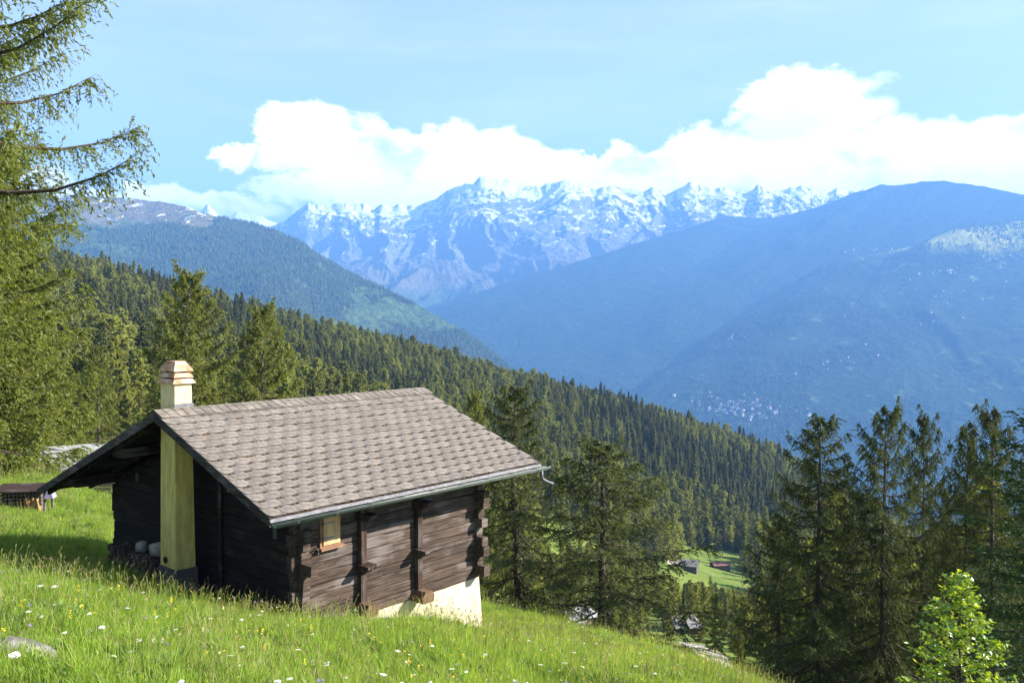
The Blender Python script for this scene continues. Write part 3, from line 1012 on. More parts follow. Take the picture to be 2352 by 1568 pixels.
def slope_matrix(x, s):
    """frame on the sunny slope: x along the eave, y up the slope, z out; s metres up from the eave"""
    c, sn = math.cos(SLOPE), math.sin(SLOPE)
    m = Matrix(((1, 0, 0, x), (0, c, -sn, EAVE_Y + s * c - 0.02 * 0), (0, sn, c, EAVE_Z - 0.026 + s * sn), (0, 0, 0, 1)))
    return m


full = raw_mesh('roof_tile', np.array(slate_verts(TW)[0]), slate_verts(TW)[1], M['tile'])
half = raw_mesh('roof_tile_half', np.array(slate_verts(TW / 2)[0]), slate_verts(TW / 2)[1], M['tile'])
ncol = int(ROOF_L / TW)
TW_END = ROOF_L - ncol * TW
rest = MB()
hooks, moss_shade = MB(), MB()
count = 0
for r in range(NROW):
    s0 = r * EXPO
    xs = [k * TW for k in range(ncol)] if r % 2 == 0 else [(k - 0.5) * TW for k in range(ncol + 1)]
    for x in xs:
        w = TW
        ov = 0.045
        if x < 0:
            x, w, ov = 0.0, TW / 2, 0.0
        elif x < 0.01:
            x, ov = 0.0005, 0.0
        if x + w > ROOF_L - 0.01:
            w = ROOF_L - 0.01 - x
        if ROOF_L - (x + w) < 0.1 and w == TW:
            w = ROOF_L - 0.01 - x
        M4 = slope_matrix(x, s0 + random.uniform(-0.004, 0.004)) @ Matrix.Rotation(random.uniform(-0.006, 0.006), 4, 'Z') @ Matrix.Translation((0, 0, random.uniform(0, 0.004)))
        if r < 14 and count < 300:
            if abs(w - TW) < 0.005 and ov:
                me = full
            else:
                Vv, Ff = slate_verts(w, ov)
                me = raw_mesh('roof_tile_cut', np.array(Vv), Ff, M['tile'])
            link('roof_tile', me, roof, mat4=M4)
            count += 1
        else:
            Vv, Ff = slate_verts(w, ov)
            rest.add([tuple(M4 @ Vector(v)) for v in Vv], Ff)
        # snow hook near the middle of the lower edge, dry mossy clumps behind it also stand for its dark shade
        hooked = (r < 9) or (r % 2 == 0 and r < 15)
        if hooked and r > 0 and w > 0.25:
            hx = x + w * 0.62
            Mh = slope_matrix(hx, s0)
            hooks.box(-0.014, 0.014, -0.040, 0.05, 0.028, 0.038, Mh)
            hooks.box(-0.014, 0.014, -0.044, -0.032, 0.018, 0.085, Mh)
            lim = 0.95 if r < 10 else 0.7
            if random.random() < lim:
                for q in range(random.randint(1, 4)):
                    mx, ms = random.uniform(-0.09, 0.02), random.uniform(0.026, 0.056)
                    Mm = slope_matrix(hx + mx * 1.3, s0 - 0.012)
                    Vs, Fs = [], []
                    for a in range(6):
                        t = a * math.pi / 3
                        Vs.append(tuple(Mm @ Vector((math.cos(t) * ms * 1.6, math.sin(t) * ms * 0.8 - 0.01, 0.016))))
                    Vs.append(tuple(Mm @ Vector((0, -0.005, 0.03 + ms * 0.6))))
                    moss_shade.add(Vs, [(a, (a + 1) % 6, 6) for a in range(6)])
        if random.random() < 0.75 and w > 0.25:
            for q in range(random.randint(1, 4)):
                Mm = slope_matrix(x + random.uniform(0, w), s0 - 0.010)
                ms = random.uniform(0.009, 0.020)
                Vs = [tuple(Mm @ Vector((math.cos(a * 1.2566) * ms * 2.2, math.sin(a * 1.2566) * ms, 0.020))) for a in range(5)]
                Vs.append(tuple(Mm @ Vector((0, 0, 0.030))))
                moss_shade.add(Vs, [(a, (a + 1) % 5, 5) for a in range(5)])
tag(rest.build('upper_slates', M['tile'], roof), kind='stuff')
tag(hooks.build('snow_hooks', M['zinc'], roof), kind='stuff')
tag(moss_shade.build('roof_moss_shade', M['moss_shade'], roof), 'dry brown mossy clumps with painted hook shade along the slate edges', kind='stuff')
# far slope, hidden from here: slates joined
ls = MB()
LL = math.hypot(RIDGE_Z - LEFT_Z, LEFT_Y)
for r in range(20):
    for k in range(20):
        c, sn = math.cos(LSLOPE), math.sin(LSLOPE)
        e = LL / 20
        m4 = Matrix(((-1, 0, 0, (k + 1) * ROOF_L / 20), (0, -c, sn, LEFT_Y - r * e * c), (0, sn, c, LEFT_Z - 0.026 + r * e * sn), (0, 0, 0, 1)))
        ls.box(0.002, ROOF_L / 20 - 0.002, 0, e * 1.3, 0.004, 0.012, m4 @ Matrix.Rotation(-0.03, 4, 'X') @ Matrix.Translation((0, 0, 0.012)))
tag(ls.build('uphill_slates', M['tile'], roof), kind='stuff')
# ridge slates
nr = 38
rw = ROOF_L / nr
for k in range(nr):
    b = MB()
    x0 = k * rw
    s1, s2 = math.tan(SLOPE), math.tan(LSLOPE)
    d0, d1, lift, tilt = 0.005, 0.36, 0.035, 0.012
    zt = RIDGE_Z + lift
    for (za, zb_, x_a, x_b) in ((0, 0, x0 + 0.0045, x0 + rw + 0.020),):
        top = [(x_a, 0.0, zt + tilt), (x_b, 0.0, zt), (x_b, -d1, zt - d1 * s1), (x_a, -d1, zt + tilt - d1 * s1)]
        topl = [(x_a, 0.0, zt + tilt), (x_a, d1, zt + tilt - d1 * s2), (x_b, d1, zt - d1 * s2), (x_b, 0.0, zt)]
        for T in (top, topl):
            Vv = T + [(p[0], p[1], p[2] - 0.010) for p in T]
            b.add(Vv, [(0, 1, 2, 3), (7, 6, 5, 4), (0, 4, 5, 1), (1, 5, 6, 2), (2, 6, 7, 3), (3, 7, 4, 0)])
    b.build('ridge_slate', M['tile'], roof, loc=(0, 0, random.uniform(-0.002, 0.002)))

# gutter: apron strip, half round trough, brackets, spout
ap = MB()
ap.add([(0.0, EAVE_Y + 0.03, EAVE_Z - 0.022), (ROOF_L, EAVE_Y + 0.03, EAVE_Z - 0.022), (ROOF_L, EAVE_Y - 0.055, EAVE_Z - 0.105), (0.0, EAVE_Y - 0.055, EAVE_Z - 0.105),
        (0.0, EAVE_Y + 0.03, EAVE_Z - 0.030), (ROOF_L, EAVE_Y + 0.03, EAVE_Z - 0.030), (ROOF_L, EAVE_Y - 0.050, EAVE_Z - 0.112), (0.0, EAVE_Y - 0.050, EAVE_Z - 0.112)],
       [(0, 3, 2, 1), (4, 5, 6, 7), (0, 4, 7, 3), (1, 2, 6, 5), (2, 3, 7, 6), (0, 1, 5, 4)])
gut = MB()
gr, gy, gzc = 0.085, EAVE_Y - 0.09, EAVE_Z - 0.135
gx0, gx1 = 0.05, ROOF_L + 0.22
n = 9
V, F = [], []
for xg in (gx0, gx1):
    for rr in (gr, gr - 0.006):
        for k in range(n + 1):
            t = math.pi + math.pi * k / n
            V.append((xg, gy + rr * math.cos(t), gzc + rr * math.sin(t)))
m = n + 1
for k in range(n):
    F += [(k, k + 1, 2 * m + k + 1, 2 * m + k), (m + k + 1, m + k, 3 * m + k, 3 * m + k + 1), (k + 1, k, m + k, m + k + 1), (2 * m + k, 2 * m + k + 1, 3 * m + k + 1, 3 * m + k)]
F += [(0, 2 * m, 3 * m, m), (n, m + n, 3 * m + n, 2 * m + n)]
gut.add(V, F)
gutter = gut.build('gutter', M['gutter'], chalet, True)
ap.build('eave_flashing', M['zinc'], gutter)
lip = MB().tube([(gx0, gy - gr, gzc), (gx1, gy - gr, gzc)], 0.014, 8)
lip.build('gutter_lip', M['zinc'], gutter, True)
for k in range(9):
    xg = 0.55 + k * 0.93
    b = MB()
    for q in range(7):
        t0, t1 = math.pi + math.pi * q / 7, math.pi + math.pi * (q + 1) / 7
        for (ta, tb) in ((t0, t1),):
            r1, r2 = gr + 0.002, gr + 0.008
            pa = [(gy + r1 * math.cos(ta), gzc + r1 * math.sin(ta)), (gy + r2 * math.cos(ta), gzc + r2 * math.sin(ta)), (gy + r2 * math.cos(tb), gzc + r2 * math.sin(tb)), (gy + r1 * math.cos(tb), gzc + r1 * math.sin(tb))]
            b.prism(pa, 0, xg - 0.014, xg + 0.014)
    b.box(xg - 0.02, xg + 0.16, EAVE_Y - 0.064, EAVE_Y - 0.058, EAVE_Z - 0.12, EAVE_Z - 0.112)
    b.build('gutter_bracket', M['gutter'], gutter)
sp = MB().tube([(ROOF_L - 0.06, gy, gzc - gr + 0.01), (ROOF_L - 0.06, gy, gzc - 0.24), (ROOF_L - 0.02, gy - 0.03, gzc - 0.32), (ROOF_L + 0.10, gy - 0.12, gzc - 0.40), (ROOF_L + 0.20, gy - 0.19, gzc - 0.44)], 0.042, 10)
sp.build('downspout', M['zinc'], gutter, True)

# chimney: rendered shaft up the gable, through the roof, with a louvred cap
CX0, CX1, CY0, CY1 = 0.56, 0.98, 0.10, 0.74
ccx, ccy, hx, hy = (CX0 + CX1) / 2, (CY0 + CY1) / 2, (CX1 - CX0) / 2, (CY1 - CY0) / 2
ch = MB()
ch.frustum(ccx, ccy, hx + 0.03, hy + 0.03, 0.95, hx, hy, 4.05)
chimney = ch.build('chimney', M['yellow'], chalet)
tag(chimney, 'yellow rendered chimney shaft on the gable')
st = MB().frustum(ccx, ccy, hx, hy, 4.05, hx - 0.005, hy - 0.005, 5.20).build('chimney_stack', M['stack'], chimney)
MB().box(CX0 - 0.07, CX1 + 0.07, CY0 - 0.07, CY1 + 0.07, -1.2, 0.95, j=0.02).build('chimney_plinth', M['concrete'], chimney)
fl = MB()
fl.box(CX0 - 0.025, CX1 + 0.03, CY0 - 0.03, CY0 - 0.002, 4.60, 4.74)
fl.box(CX1 + 0.002, CX1 + 0.03, CY0 - 0.002, CY1, 4.40, 4.74)
fl.build('chimney_flashing', M['zinc'], chimney)
cp = MB()
cp.frustum(ccx, ccy, hx + 0.075, hy + 0.075, 5.20, hx + 0.01, hy + 0.01, 5.30)
for dx in (-1, 1):
    for dy in (-1, 1):
        cp.box(ccx + dx * (hx - 0.07) - 0.04, ccx + dx * (hx - 0.07) + 0.04, ccy + dy * (hy - 0.07) - 0.05, ccy + dy * (hy - 0.07) + 0.05, 5.29, 5.52)
cp.frustum(ccx, ccy, hx + 0.035, hy + 0.035, 5.335, hx - 0.03, hy - 0.03, 5.44)
cp.frustum(ccx, ccy, hx + 0.03, hy + 0.03, 5.475, hx + 0.0, hy + 0.0, 5.545)
cp.frustum(ccx, ccy, hx + 0.0, hy + 0.0, 5.545, hx - 0.09, hy - 0.12, 5.70)
cap = cp.build('chimney_cap', M['cap'], chimney)
MB().frustum(ccx, ccy, hx - 0.06, hy - 0.08, 5.26, hx - 0.07, hy - 0.10, 5.53).build('chimney_flue', M['black'], chimney)
MB().tube([(CX0 - 0.055, CY1 - 0.22, 1.12), (CX0 + 0.03, CY1 - 0.22, 1.12)], 0.075, 12).build('pipe_hole', M['black'], chimney)
# pipe and board beside the shaft on the gable
MB().tube([(WX0 - 0.06, -0.45, 0.4), (WX0 - 0.06, -0.45, 3.6)], 0.05, 8).build('gable_pipe', M['beam'], chalet)
MB().box(WX0 - 0.06, WX0 - 0.005, -2.55, -0.75, 2.75, 3.05).build('gable_panel', M['trim'], chalet)
for (yv, zv) in ((3.55, 2.55), (-2.55, 2.05)):
    MB().box(WX0 - 0.035, WX0 - 0.002, yv - 0.07, yv + 0.07, zv - 0.10, zv + 0.10).build('vent_plate', M['concrete'], chalet)

CHM = chalet.matrix_basis.copy()


def chw(x, y, z=0.0):
    v = Matrix.Translation(chalet.location) @ Matrix.Rotation(CH_ROT, 4, 'Z') @ Vector((x, y, z))
    return np.array(v)


def rock_mesh(name, sx, sy, sz, seed, mat, sub=2, rough=0.22):
    import bmesh
    bm = bmesh.new()
    bmesh.ops.create_icosphere(bm, subdivisions=sub, radius=1.0)
    V = np.array([v.co[:] for v in bm.verts])
    F = [tuple(v.index for v in f.verts) for f in bm.faces]
    bm.free()
    r = 1 + rough * 2 * (fbm(V[:, 0] * 1.3 + seed, V[:, 1] * 1.3 + V[:, 2] * 1.7, 3, seed) - 0.5)
    V = np.sign(V) * np.abs(V) ** 0.75 * r[:, None] * np.array([sx, sy, sz])
    return raw_mesh(name, V, F, mat, False)


# firewood stack and pale blocks under the gable
fw = empty('firewood_stack', tuple(chw(1.05, 2.7, -0.35)), CH_ROT)
tag(fw, 'stacked firewood in shade beside the yellow chimney under the gable', 'firewood')
logm = []
for k in range(4):
    b = MB()
    rr = 0.075 + 0.012 * k
    pts = [(rr * math.cos(t + k) * random.uniform(0.8, 1.1), rr * math.sin(t + k) * random.uniform(0.8, 1.1)) for t in np.linspace(0, 2 * math.pi, 7)[:-1]]
    b.prism(pts, 0, -0.22, 0.22)
    logm.append(b.mesh('split_log', M['log']))
for row in range(8):
    for k in range(15):
        link('split_log', logm[(row * 3 + k) % 4], fw, loc=(random.uniform(-0.03, 0.03), -1.1 + k * 0.165 + (row % 2) * 0.08, 0.08 + row * 0.145), rot=(random.uniform(0, 6), 0, 0))
b1 = link('stone_block', rock_mesh('stone_block', 0.16, 0.26, 0.19, 4, M['stone']), None, loc=tuple(chw(0.98, 1.75, 1.05)), rot=(0, 0, CH_ROT))
tag(b1, 'pale squared block lying on the firewood next to the chimney', 'stone')
b2 = link('stone_block', rock_mesh('stone_block', 0.13, 0.15, 0.14, 9, M['stone']), None, loc=tuple(chw(0.98, 2.55, 0.98)), rot=(0, 0, CH_ROT + 0.4))
tag(b2, 'small rounded pale stone lying on the firewood, left of the squared block', 'stone')


# ------------------------------------------------------------------ trees
def unit(v):
    return v / (np.linalg.norm(v, axis=-1, keepdims=True) + 1e-9)


def tufts(P, D, ln, wd, rs, cross=False):
    """elongated needle sprays: one thin quad each, centred on P along D"""
    n = len(P)
    side = unit(np.cross(D, unit(rs.normal(size=(n, 3)))))
    a = D * ln[:, None] * 0.5
    b = side * wd[:, None] * 0.5
    V = np.stack([P - a, P + b, P + a, P - b], 1).reshape(-1, 3)
    F = np.arange(n * 4).reshape(n, 4)
    return V, F


def tube_np(P, rad, k=5):
    """P: (n, m, 3) polylines, rad: (n, m)"""
    n, m = P.shape[:2]
    d = np.gradient(P, axis=1)
    d = unit(d)
    ref = np.where(np.abs(d[..., 2:3]) < 0.9, np.array([0, 0, 1.0]), np.array([1.0, 0, 0]))
    a = unit(np.cross(d, ref))
    b = np.cross(d, a)
    t = np.arange(k) * 2 * math.pi / k
    V = P[:, :, None] + (a[:, :, None] * np.cos(t)[None, None, :, None] + b[:, :, None] * np.sin(t)[None, None, :, None]) * rad[:, :, None, None]
    idx = np.arange(n * m * k).reshape(n, m, k)
    nx = np.roll(idx, -1, axis=2)
    F = np.stack([idx[:, :-1], nx[:, :-1], nx[:, 1:], idx[:, 1:]], -1).reshape(-1, 4)
    return V.reshape(-1, 3), F


def conifer(seed, H, R_, nb, h0, ntw, nt, ln, wd, hang=0.5, e_lo=-12, e_hi=40, sag=0.12, up=0.25, power=0.75, base=0.55, twl=0.30, trunk_r=None, side=4, lean=0.0, jit=0.5, inner=0.12):
    rs = np.random.default_rng(seed)
    tr = trunk_r or H * 0.014
    # trunk
    zz = np.linspace(-0.9, H, 14)
    wob = np.cumsum(rs.normal(size=(14, 2)) * H * 0.0022, 0)
    TP = np.stack([wob[:, 0] + lean * zz, wob[:, 1], zz], -1)
    f = np.clip(zz / H, 0, 1)
    TR = tr * (1 - f) ** 0.85 * (1 + 0.5 * np.exp(-np.maximum(zz, 0) * 1.6)) + 0.008
    tv, tf = tube_np(TP[None], TR[None], max(side + 2, 5))
    # limbs
    r = ((np.arange(nb) + rs.uniform(0, 1, nb)) / nb)
    hb = h0 + (H * 0.985 - h0) * r
    prof = (1 - r) ** power * np.clip(base + r * 3.0, 0, 1)
    L = R_ * prof * rs.uniform(1 - jit, 1 + jit * 0.35, nb) + 0.03 * R_
    az = np.arange(nb) * 2.39996 + rs.uniform(-0.5, 0.5, nb)
    e0 = np.radians(e_lo + (e_hi - e_lo) * r ** 1.2 + rs.normal(size=nb) * 7)
    dh = np.stack([np.cos(az), np.sin(az), 0 * az], -1)
    bx = np.interp(hb, zz, TP[:, 0])
    by = np.interp(hb, zz, TP[:, 1])
    base_p = np.stack([bx, by, hb], -1)

    def B(i, s):
        zc = np.tan(e0[i]) * s - sag * 4 * s * (1 - s) * 0.5 - sag * s + up * s ** 3
        sway = 0.10 * np.sin(3.0 * s + az[i] * 5)
        per = np.stack([-dh[i][..., 1], dh[i][..., 0], 0 * az[i]], -1)
        return base_p[i] + (dh[i] * s[..., None] + per * (sway * s)[..., None]) * L[i][..., None] + np.array([0, 0, 1.0]) * (zc * L[i])[..., None]

    ss = np.linspace(0, 1, 7)
    I = np.repeat(np.arange(nb)[:, None], 7, 1)
    BP = B(I, np.repeat(ss[None], nb, 0))
    BR = (0.012 * L[:, None] + 0.004) * (1.02 - ss[None]) * np.clip(tr / 0.15, 0.4, 1.6)
    bv, bf = tube_np(BP, BR, max(side - 1, 3))
    TV = np.concatenate([tv, bv])
    TF = np.concatenate([tf, bf + len(tv)])
    # twigs
    w = np.maximum((ntw * (0.35 + L / L.max())).astype(int), 3)
    ib = np.repeat(np.arange(nb), w)
    n = len(ib)
    s = inner + (1 - inner) * rs.uniform(0, 1, n) ** 0.8
    P0 = B(ib, s)
    sg = rs.choice([-1.0, 1.0], n)
    per = np.stack([-dh[ib][:, 1], dh[ib][:, 0], 0 * s], -1)
    td = dh[ib] * rs.uniform(0.2, 0.8, n)[:, None] + per * (sg * rs.uniform(0.3, 1.0, n))[:, None] + np.array([0, 0, -1.0]) * (hang * rs.uniform(0.3, 1.4, n) - 0.15)[:, None]
    short = rs.uniform(0, 1, n) < 0.34
    td = np.where(short[:, None], dh[ib] * 0.6 + rs.normal(size=(n, 3)) * 0.7, td)
    td = unit(td)
    Lt = (twl * L[ib] * (1.0 - 0.65 * s) * rs.uniform(0.5, 1.3, n) + 0.06 * R_ * rs.uniform(0.5, 1.2, n))
    Lt = np.where(short, np.minimum(Lt, 0.09 * R_), Lt)
    k = nt
    q = (np.arange(k) + 0.5) / k
    it = np.repeat(np.arange(n), k)
    qq = np.tile(q, n) + rs.uniform(-0.4, 0.4, n * k) / k
    P = P0[it] + td[it] * (Lt[it] * qq)[:, None] + np.array([0, 0, -1.0]) * (hang * 0.35 * Lt[it] * qq ** 2)[:, None]
    P += rs.normal(size=P.shape) * ln * 0.12
    D = unit(td[it] + rs.normal(size=P.shape) * 0.55 + np.array([0, 0, -0.25 * hang]))
    m = len(P)
    V, F = tufts(P, D, ln * rs.uniform(0.6, 1.4, m), wd * rs.uniform(0.6, 1.4, m), rs)
    return (TV, TF), (V, F)


def proto(name, bark, leaf, **kw):
    (tv, tf), (v, f) = conifer(**kw)
    return dict(H=kw['H'], trunk=raw_mesh(name + '_trunk', tv, tf, bark, True), crown=raw_mesh(name + '_crown', v, f, leaf))


def plant(name, pr, loc, rz, scale, label, cat, group=None, sxy=None):
    e = empty(name, loc, rz)
    s = scale
    e.scale = (sxy or s, sxy or s, s)
    link('trunk', pr['trunk'], e)
    link('crown', pr['crown'], e)
    tag(e, label, cat, group)
    return e


def on_ground(px, Y, sink=0.15):
    x = (px - CXP) / FPX * Y
    return (x, Y, float(gz(x, Y)) - sink)


def plant_to(pr, px, Y, top, rz, wide, label, group, name='larch_tree'):
    """a tree whose tip reaches the given height of the picture at its own distance"""
    loc = on_ground(px, Y)
    s = (float(at(px, top, Y)[2]) - loc[2]) / pr['H']
    return plant(name, pr, loc, rz, s, label, 'tree', group, sxy=wide)


PR = {}
PR['big'] = proto('tall_larch', M['bark'], M['larch_lit'], seed=1, H=26, R_=5.4, nb=215, h0=5.0, ntw=130, nt=13, ln=0.12, wd=0.034, hang=0.85, e_lo=-8, e_hi=38, sag=0.10, up=0.26, power=0.55, base=0.55, twl=0.15, trunk_r=0.34, inner=0.03)
PR['mid'] = proto('leafy_larch', M['bark'], M['larch_lit'], seed=2, H=12, R_=3.3, nb=110, h0=0.4, ntw=52, nt=12, ln=0.14, wd=0.042, hang=0.8, e_lo=-10, e_hi=45, sag=0.08, up=0.2, power=0.6, base=0.8, twl=0.22, inner=0.05)
PR['a'] = proto('larch_a', M['bark'], M['larch_shade'], seed=3, H=15, R_=4.7, nb=110, h0=0.8, ntw=70, nt=12, ln=0.14, wd=0.038, hang=0.75, e_lo=-24, e_hi=40, sag=0.18, up=0.18, power=0.6, base=0.85, twl=0.22, jit=0.4, inner=0.05)
PR['b'] = proto('larch_b', M['bark'], M['larch_shade'], seed=4, H=15, R_=4.0, nb=104, h0=1.2, ntw=66, nt=12, ln=0.14, wd=0.038, hang=0.8, e_lo=-24, e_hi=42, sag=0.16, up=0.2, power=0.55, base=0.75, twl=0.23, jit=0.4, inner=0.05)
PR['c'] = proto('larch_c', M['bark'], M['larch_shade'], seed=5, H=9, R_=3.7, nb=80, h0=0.5, ntw=62, nt=11, ln=0.13, wd=0.030, hang=0.6, e_lo=-10, e_hi=26, sag=0.10, up=0.16, power=0.6, base=0.95, twl=0.25, inner=0.06)
PR['d'] = proto('larch_d', M['bark_pale'], M['larch'], seed=6, H=15, R_=3.9, nb=110, h0=1.2, ntw=52, nt=11, ln=0.20, wd=0.055, hang=0.7, e_lo=-15, e_hi=48, sag=0.12, up=0.2, power=0.5, base=0.8, twl=0.24, jit=0.35, inner=0.08)
PR['spr'] = proto('near_spruce', M['bark'], M['spruce'], seed=7, H=9, R_=2.7, nb=110, h0=0.2, ntw=52, nt=14, ln=0.07, wd=0.022, hang=0.25, e_lo=-22, e_hi=25, sag=0.10, up=0.16, power=0.8, base=0.9, twl=0.28)

# the big larches at the left edge
G1, G2, G3, G4 = 'larches at the left edge', 'larches behind the chalet', 'larches beside the chalet', 'dark larches on the right'
plant('larch_tree', PR['big'], on_ground(-300, 17.5), 2.2, 1.0, 'tall larch at the left edge with long drooping branches against the sky', 'tree', G1)
plant('larch_tree', PR['big'], on_ground(-330, 23.0), 4.0, 1.0, 'second tall larch whose branches fill the upper left corner', 'tree', G1)
plant_to(PR['mid'], -25, 40, 300, 1.1, 1.65, 'leafy bright green larch below the tall larch at the left edge', G1)
plant_to(PR['mid'], 100, 48, 790, 2.6, 0.9, 'small bright larch just above the left roof slope of the chalet', G1)
plant_to(PR['mid'], 55, 45, 560, 4.1, 1.3, 'leafy larch half hidden behind the tall larch at the left edge', G1)
plant_to(PR['mid'], -110, 38, 420, 5.1, 1.6, 'bright hanging larch close in front of the tall trunk at the left edge', G1)
plant_to(PR['d'], 225, 72, 800, 0.8, 0.6, 'slender larch standing left of the chimney', G2)

# larches behind the roof
plant_to(PR['d'], 436, 62, 628, 0.2, 1.15, 'large rounded larch with visible trunk rising behind the chimney', G2)
plant_to(PR['d'], 602, 66, 712, 3.4, 1.02, 'narrow pointed larch rising behind the roof ridge', G2)
plant_to(PR['b'], 1190, 40, 885, 1.0, 0.92, 'dark drooping larch right behind the downspout corner of the chalet', G3)
plant_to(PR['d'], 1088, 62, 905, 5.0, 0.6, 'small pointed larch peeping over the far end of the roof', G3)
plant_to(PR['c'], 1384, 35.5, 1008, 0.6, 1.6, 'broad open larch with bare dark limbs at the meadow edge', G3)

# dark group on the right
spec = [('a', 1885, 34, 955, 0.4, 0.82, 'leftmost dark larch of the group on the right with low sweeping branches'),
        ('b', 2035, 33, 930, 1.9, 0.70, 'tallest dark larch of the right group, second from its left end'),
        ('b', 2118, 38, 950, 3.0, 0.58, 'slender pale-topped larch in the middle of the right group'),
        ('a', 2228, 36, 980, 4.4, 0.60, 'dark larch right of the slender one in the right group'),
        ('b', 2290, 34, 936, 5.3, 0.72, 'tall larch at the right end of the right group behind the maple sapling'),
        ('a', 1965, 44, 1130, 2.2, 0.6, 'thin shaded larch standing behind the two leftmost trees of the right group'),
        ('b', 1800, 44, 1180, 0.9, 0.75, 'short shaded larch behind the leftmost tree of the right group'),
        ('a', 2390, 42, 1000, 0.2, 0.85, 'dark larch cut by the right edge of the picture'),
        ('b', 2170, 46, 1120, 2.9, 0.6, 'shaded larch filling the gap behind the slender tree of the right group')]
for k, px, Y, top, rz, wide, lab in spec:
    plant_to(PR[k], px, Y, top, rz, wide, lab, G4)
plant_to(PR['spr'], 2430, 14.5, 840, 0.5, 1.0, 'near dark spruce at the right edge with bright branch tips', None, 'spruce_tree')
plant_to(PR['spr'], 2395, 20.0, 1020, 2.5, 1.15, 'dark spruce behind the maple sapling at the right edge', None, 'spruce_tree')

# ------------------------------------------------------------------ forest on the slope behind
FP = []
for i in range(5):
    FP.append((proto('forest_larch%d' % i, M['bark'], M['forest'], seed=20 + i, H=20, R_=[4.3, 3.8, 4.7, 4.1, 3.5][i], nb=70, h0=3.0 - 0.4 * i, ntw=24, nt=4, ln=0.75, wd=0.26, hang=0.8, e_lo=-18, e_hi=40, sag=0.1, up=0.15, power=[0.5, 0.62, 0.45, 0.55, 0.66][i], base=0.7, twl=0.30, side=3, trunk_r=0.26), 'larch'))
for i in range(3):
    FP.append((proto('forest_spruce%d' % i, M['bark'], M['forest_dark'], seed=30 + i, H=21, R_=[3.2, 2.7, 3.5][i], nb=80, h0=1.5, ntw=24, nt=4, ln=0.7, wd=0.27, hang=0.8, e_lo=-25, e_hi=30, sag=0.08, up=0.1, power=0.95, base=0.9, twl=0.30, side=3, trunk_r=0.26), 'spruce'))

clear = [np.array([(1540, 1258), (1600, 1254), (1690, 1272), (1714, 1300), (1700, 1348), (1655, 1370), (1610, 1334), (1565, 1320)]),
         np.array([(1560, 1462), (1620, 1460), (1700, 1512), (1770, 1555), (1700, 1585), (1590, 1520)]),
         np.array([(1500, 1205), (1560, 1206), (1625, 1228), (1590, 1236), (1520, 1228)])]


def inside(px, py, poly):
    r = np.zeros(px.shape, bool)
    n = len(poly)
    for i in range(n):
        (x1, y1), (x2, y2) = poly[i], poly[(i + 1) % n]
        c = ((y1 > py) != (y2 > py)) & (px < (x2 - x1) * (py - y1) / (y2 - y1 + 1e-12) + x1)
        r ^= c
    return r


def forest_points():
    out = []
    # jittered cells, wider apart with distance
    for y0, y1, cell in ((62, 200, 6.4), (200, 420, 5.8), (420, 700, 6.0), (700, 1130, 6.8)):
        ys = np.arange(y0, y1, cell)
        for y in ys:
            xs = np.arange(-0.72 * y - 10, 0.72 * y + 10, cell)
            p = np.stack([xs + rng.uniform(-0.5, 0.5, len(xs)) * cell, y + rng.uniform(-0.5, 0.5, len(xs)) * cell], -1)
            out.append(p)
    P = np.concatenate(out)
    z = gz(P[:, 0], P[:, 1])
    P3 = np.column_stack([P, z])
    px, py = project(P3)
    keep = np.ones(len(P), bool)
    for c in clear:
        keep &= ~inside(px, py, c)
    # glade behind the chalet and thinner wood near the lower road
    keep &= ~((P[:, 1] < 135) & (px < 1560))
    keep &= ~((P[:, 1] < 190) & (px < 1250) & (rng.uniform(0, 1, len(P)) < 0.4))
    keep &= ~((P[:, 1] < 100) & (px < 420))
    keep &= ~((px > 1480) & (px < 1800) & (P[:, 1] < 100) & (py > 1400))
    # nothing in front of the clearing, the barns and the road
    topx, topy = project(P3 + np.stack([0 * z, 0 * z, np.where((px > 1225) & (px < 1790) & (P[:, 1] < 330), 8.5, 14.0)], -1))
    front = (px > 1525) & (px < 1745) & (topy < 1325) & (py > 1290) & (P[:, 1] < 372)
    keep &= ~front
    front = (px > 1545) & (px < 1640) & (topy < 1440) & (py > 1452) & (P[:, 1] < 190)
    keep &= ~front
    # open ground behind the broad larch: only the wood farther off shows there
    keep &= ~((px > 1225) & (px < 1540) & (P[:, 1] < 300) & (topy < 1230))
    return P3[keep]


# trees standing between the clearing and the gravel road, seen one by one
for i, (px, py, ty, k) in enumerate([(1545, 1440, 1325, 0), (1572, 1452, 1345, 5), (1600, 1430, 1335, 1), (1628, 1432, 1380, 6), (1612, 1475, 1395, 3), (1643, 1500, 1352, 1), (1668, 1462, 1372, 5), (1692, 1452, 1382, 2),
                                    (1712, 1440, 1385, 6), (1684, 1500, 1425, 0), (1722, 1482, 1392, 3), (1632, 1362, 1318, 4), (1740, 1450, 1330, 1), (1655, 1440, 1395, 2), (1585, 1400, 1330, 6), (1700, 1525, 1440, 3)]):
    p = ray_ground(px, py, 48)
    s_ = float((py - ty) / 2000 * p[1] / FP[k][0]['H'])
    plant('forest_larch' if k < 5 else 'forest_spruce', FP[k][0], (float(p[0]), float(p[1]), float(p[2]) - 0.2), i * 1.3, s_, ('light green larch' if k < 5 else 'dark green spruce') + ' between the grassy clearing and the gravel road', 'tree', 'trees between the clearing and the road', sxy=s_ * 1.15)

FPTS = forest_points()
fpx, fpy = project(FPTS)
nF = len(FPTS)
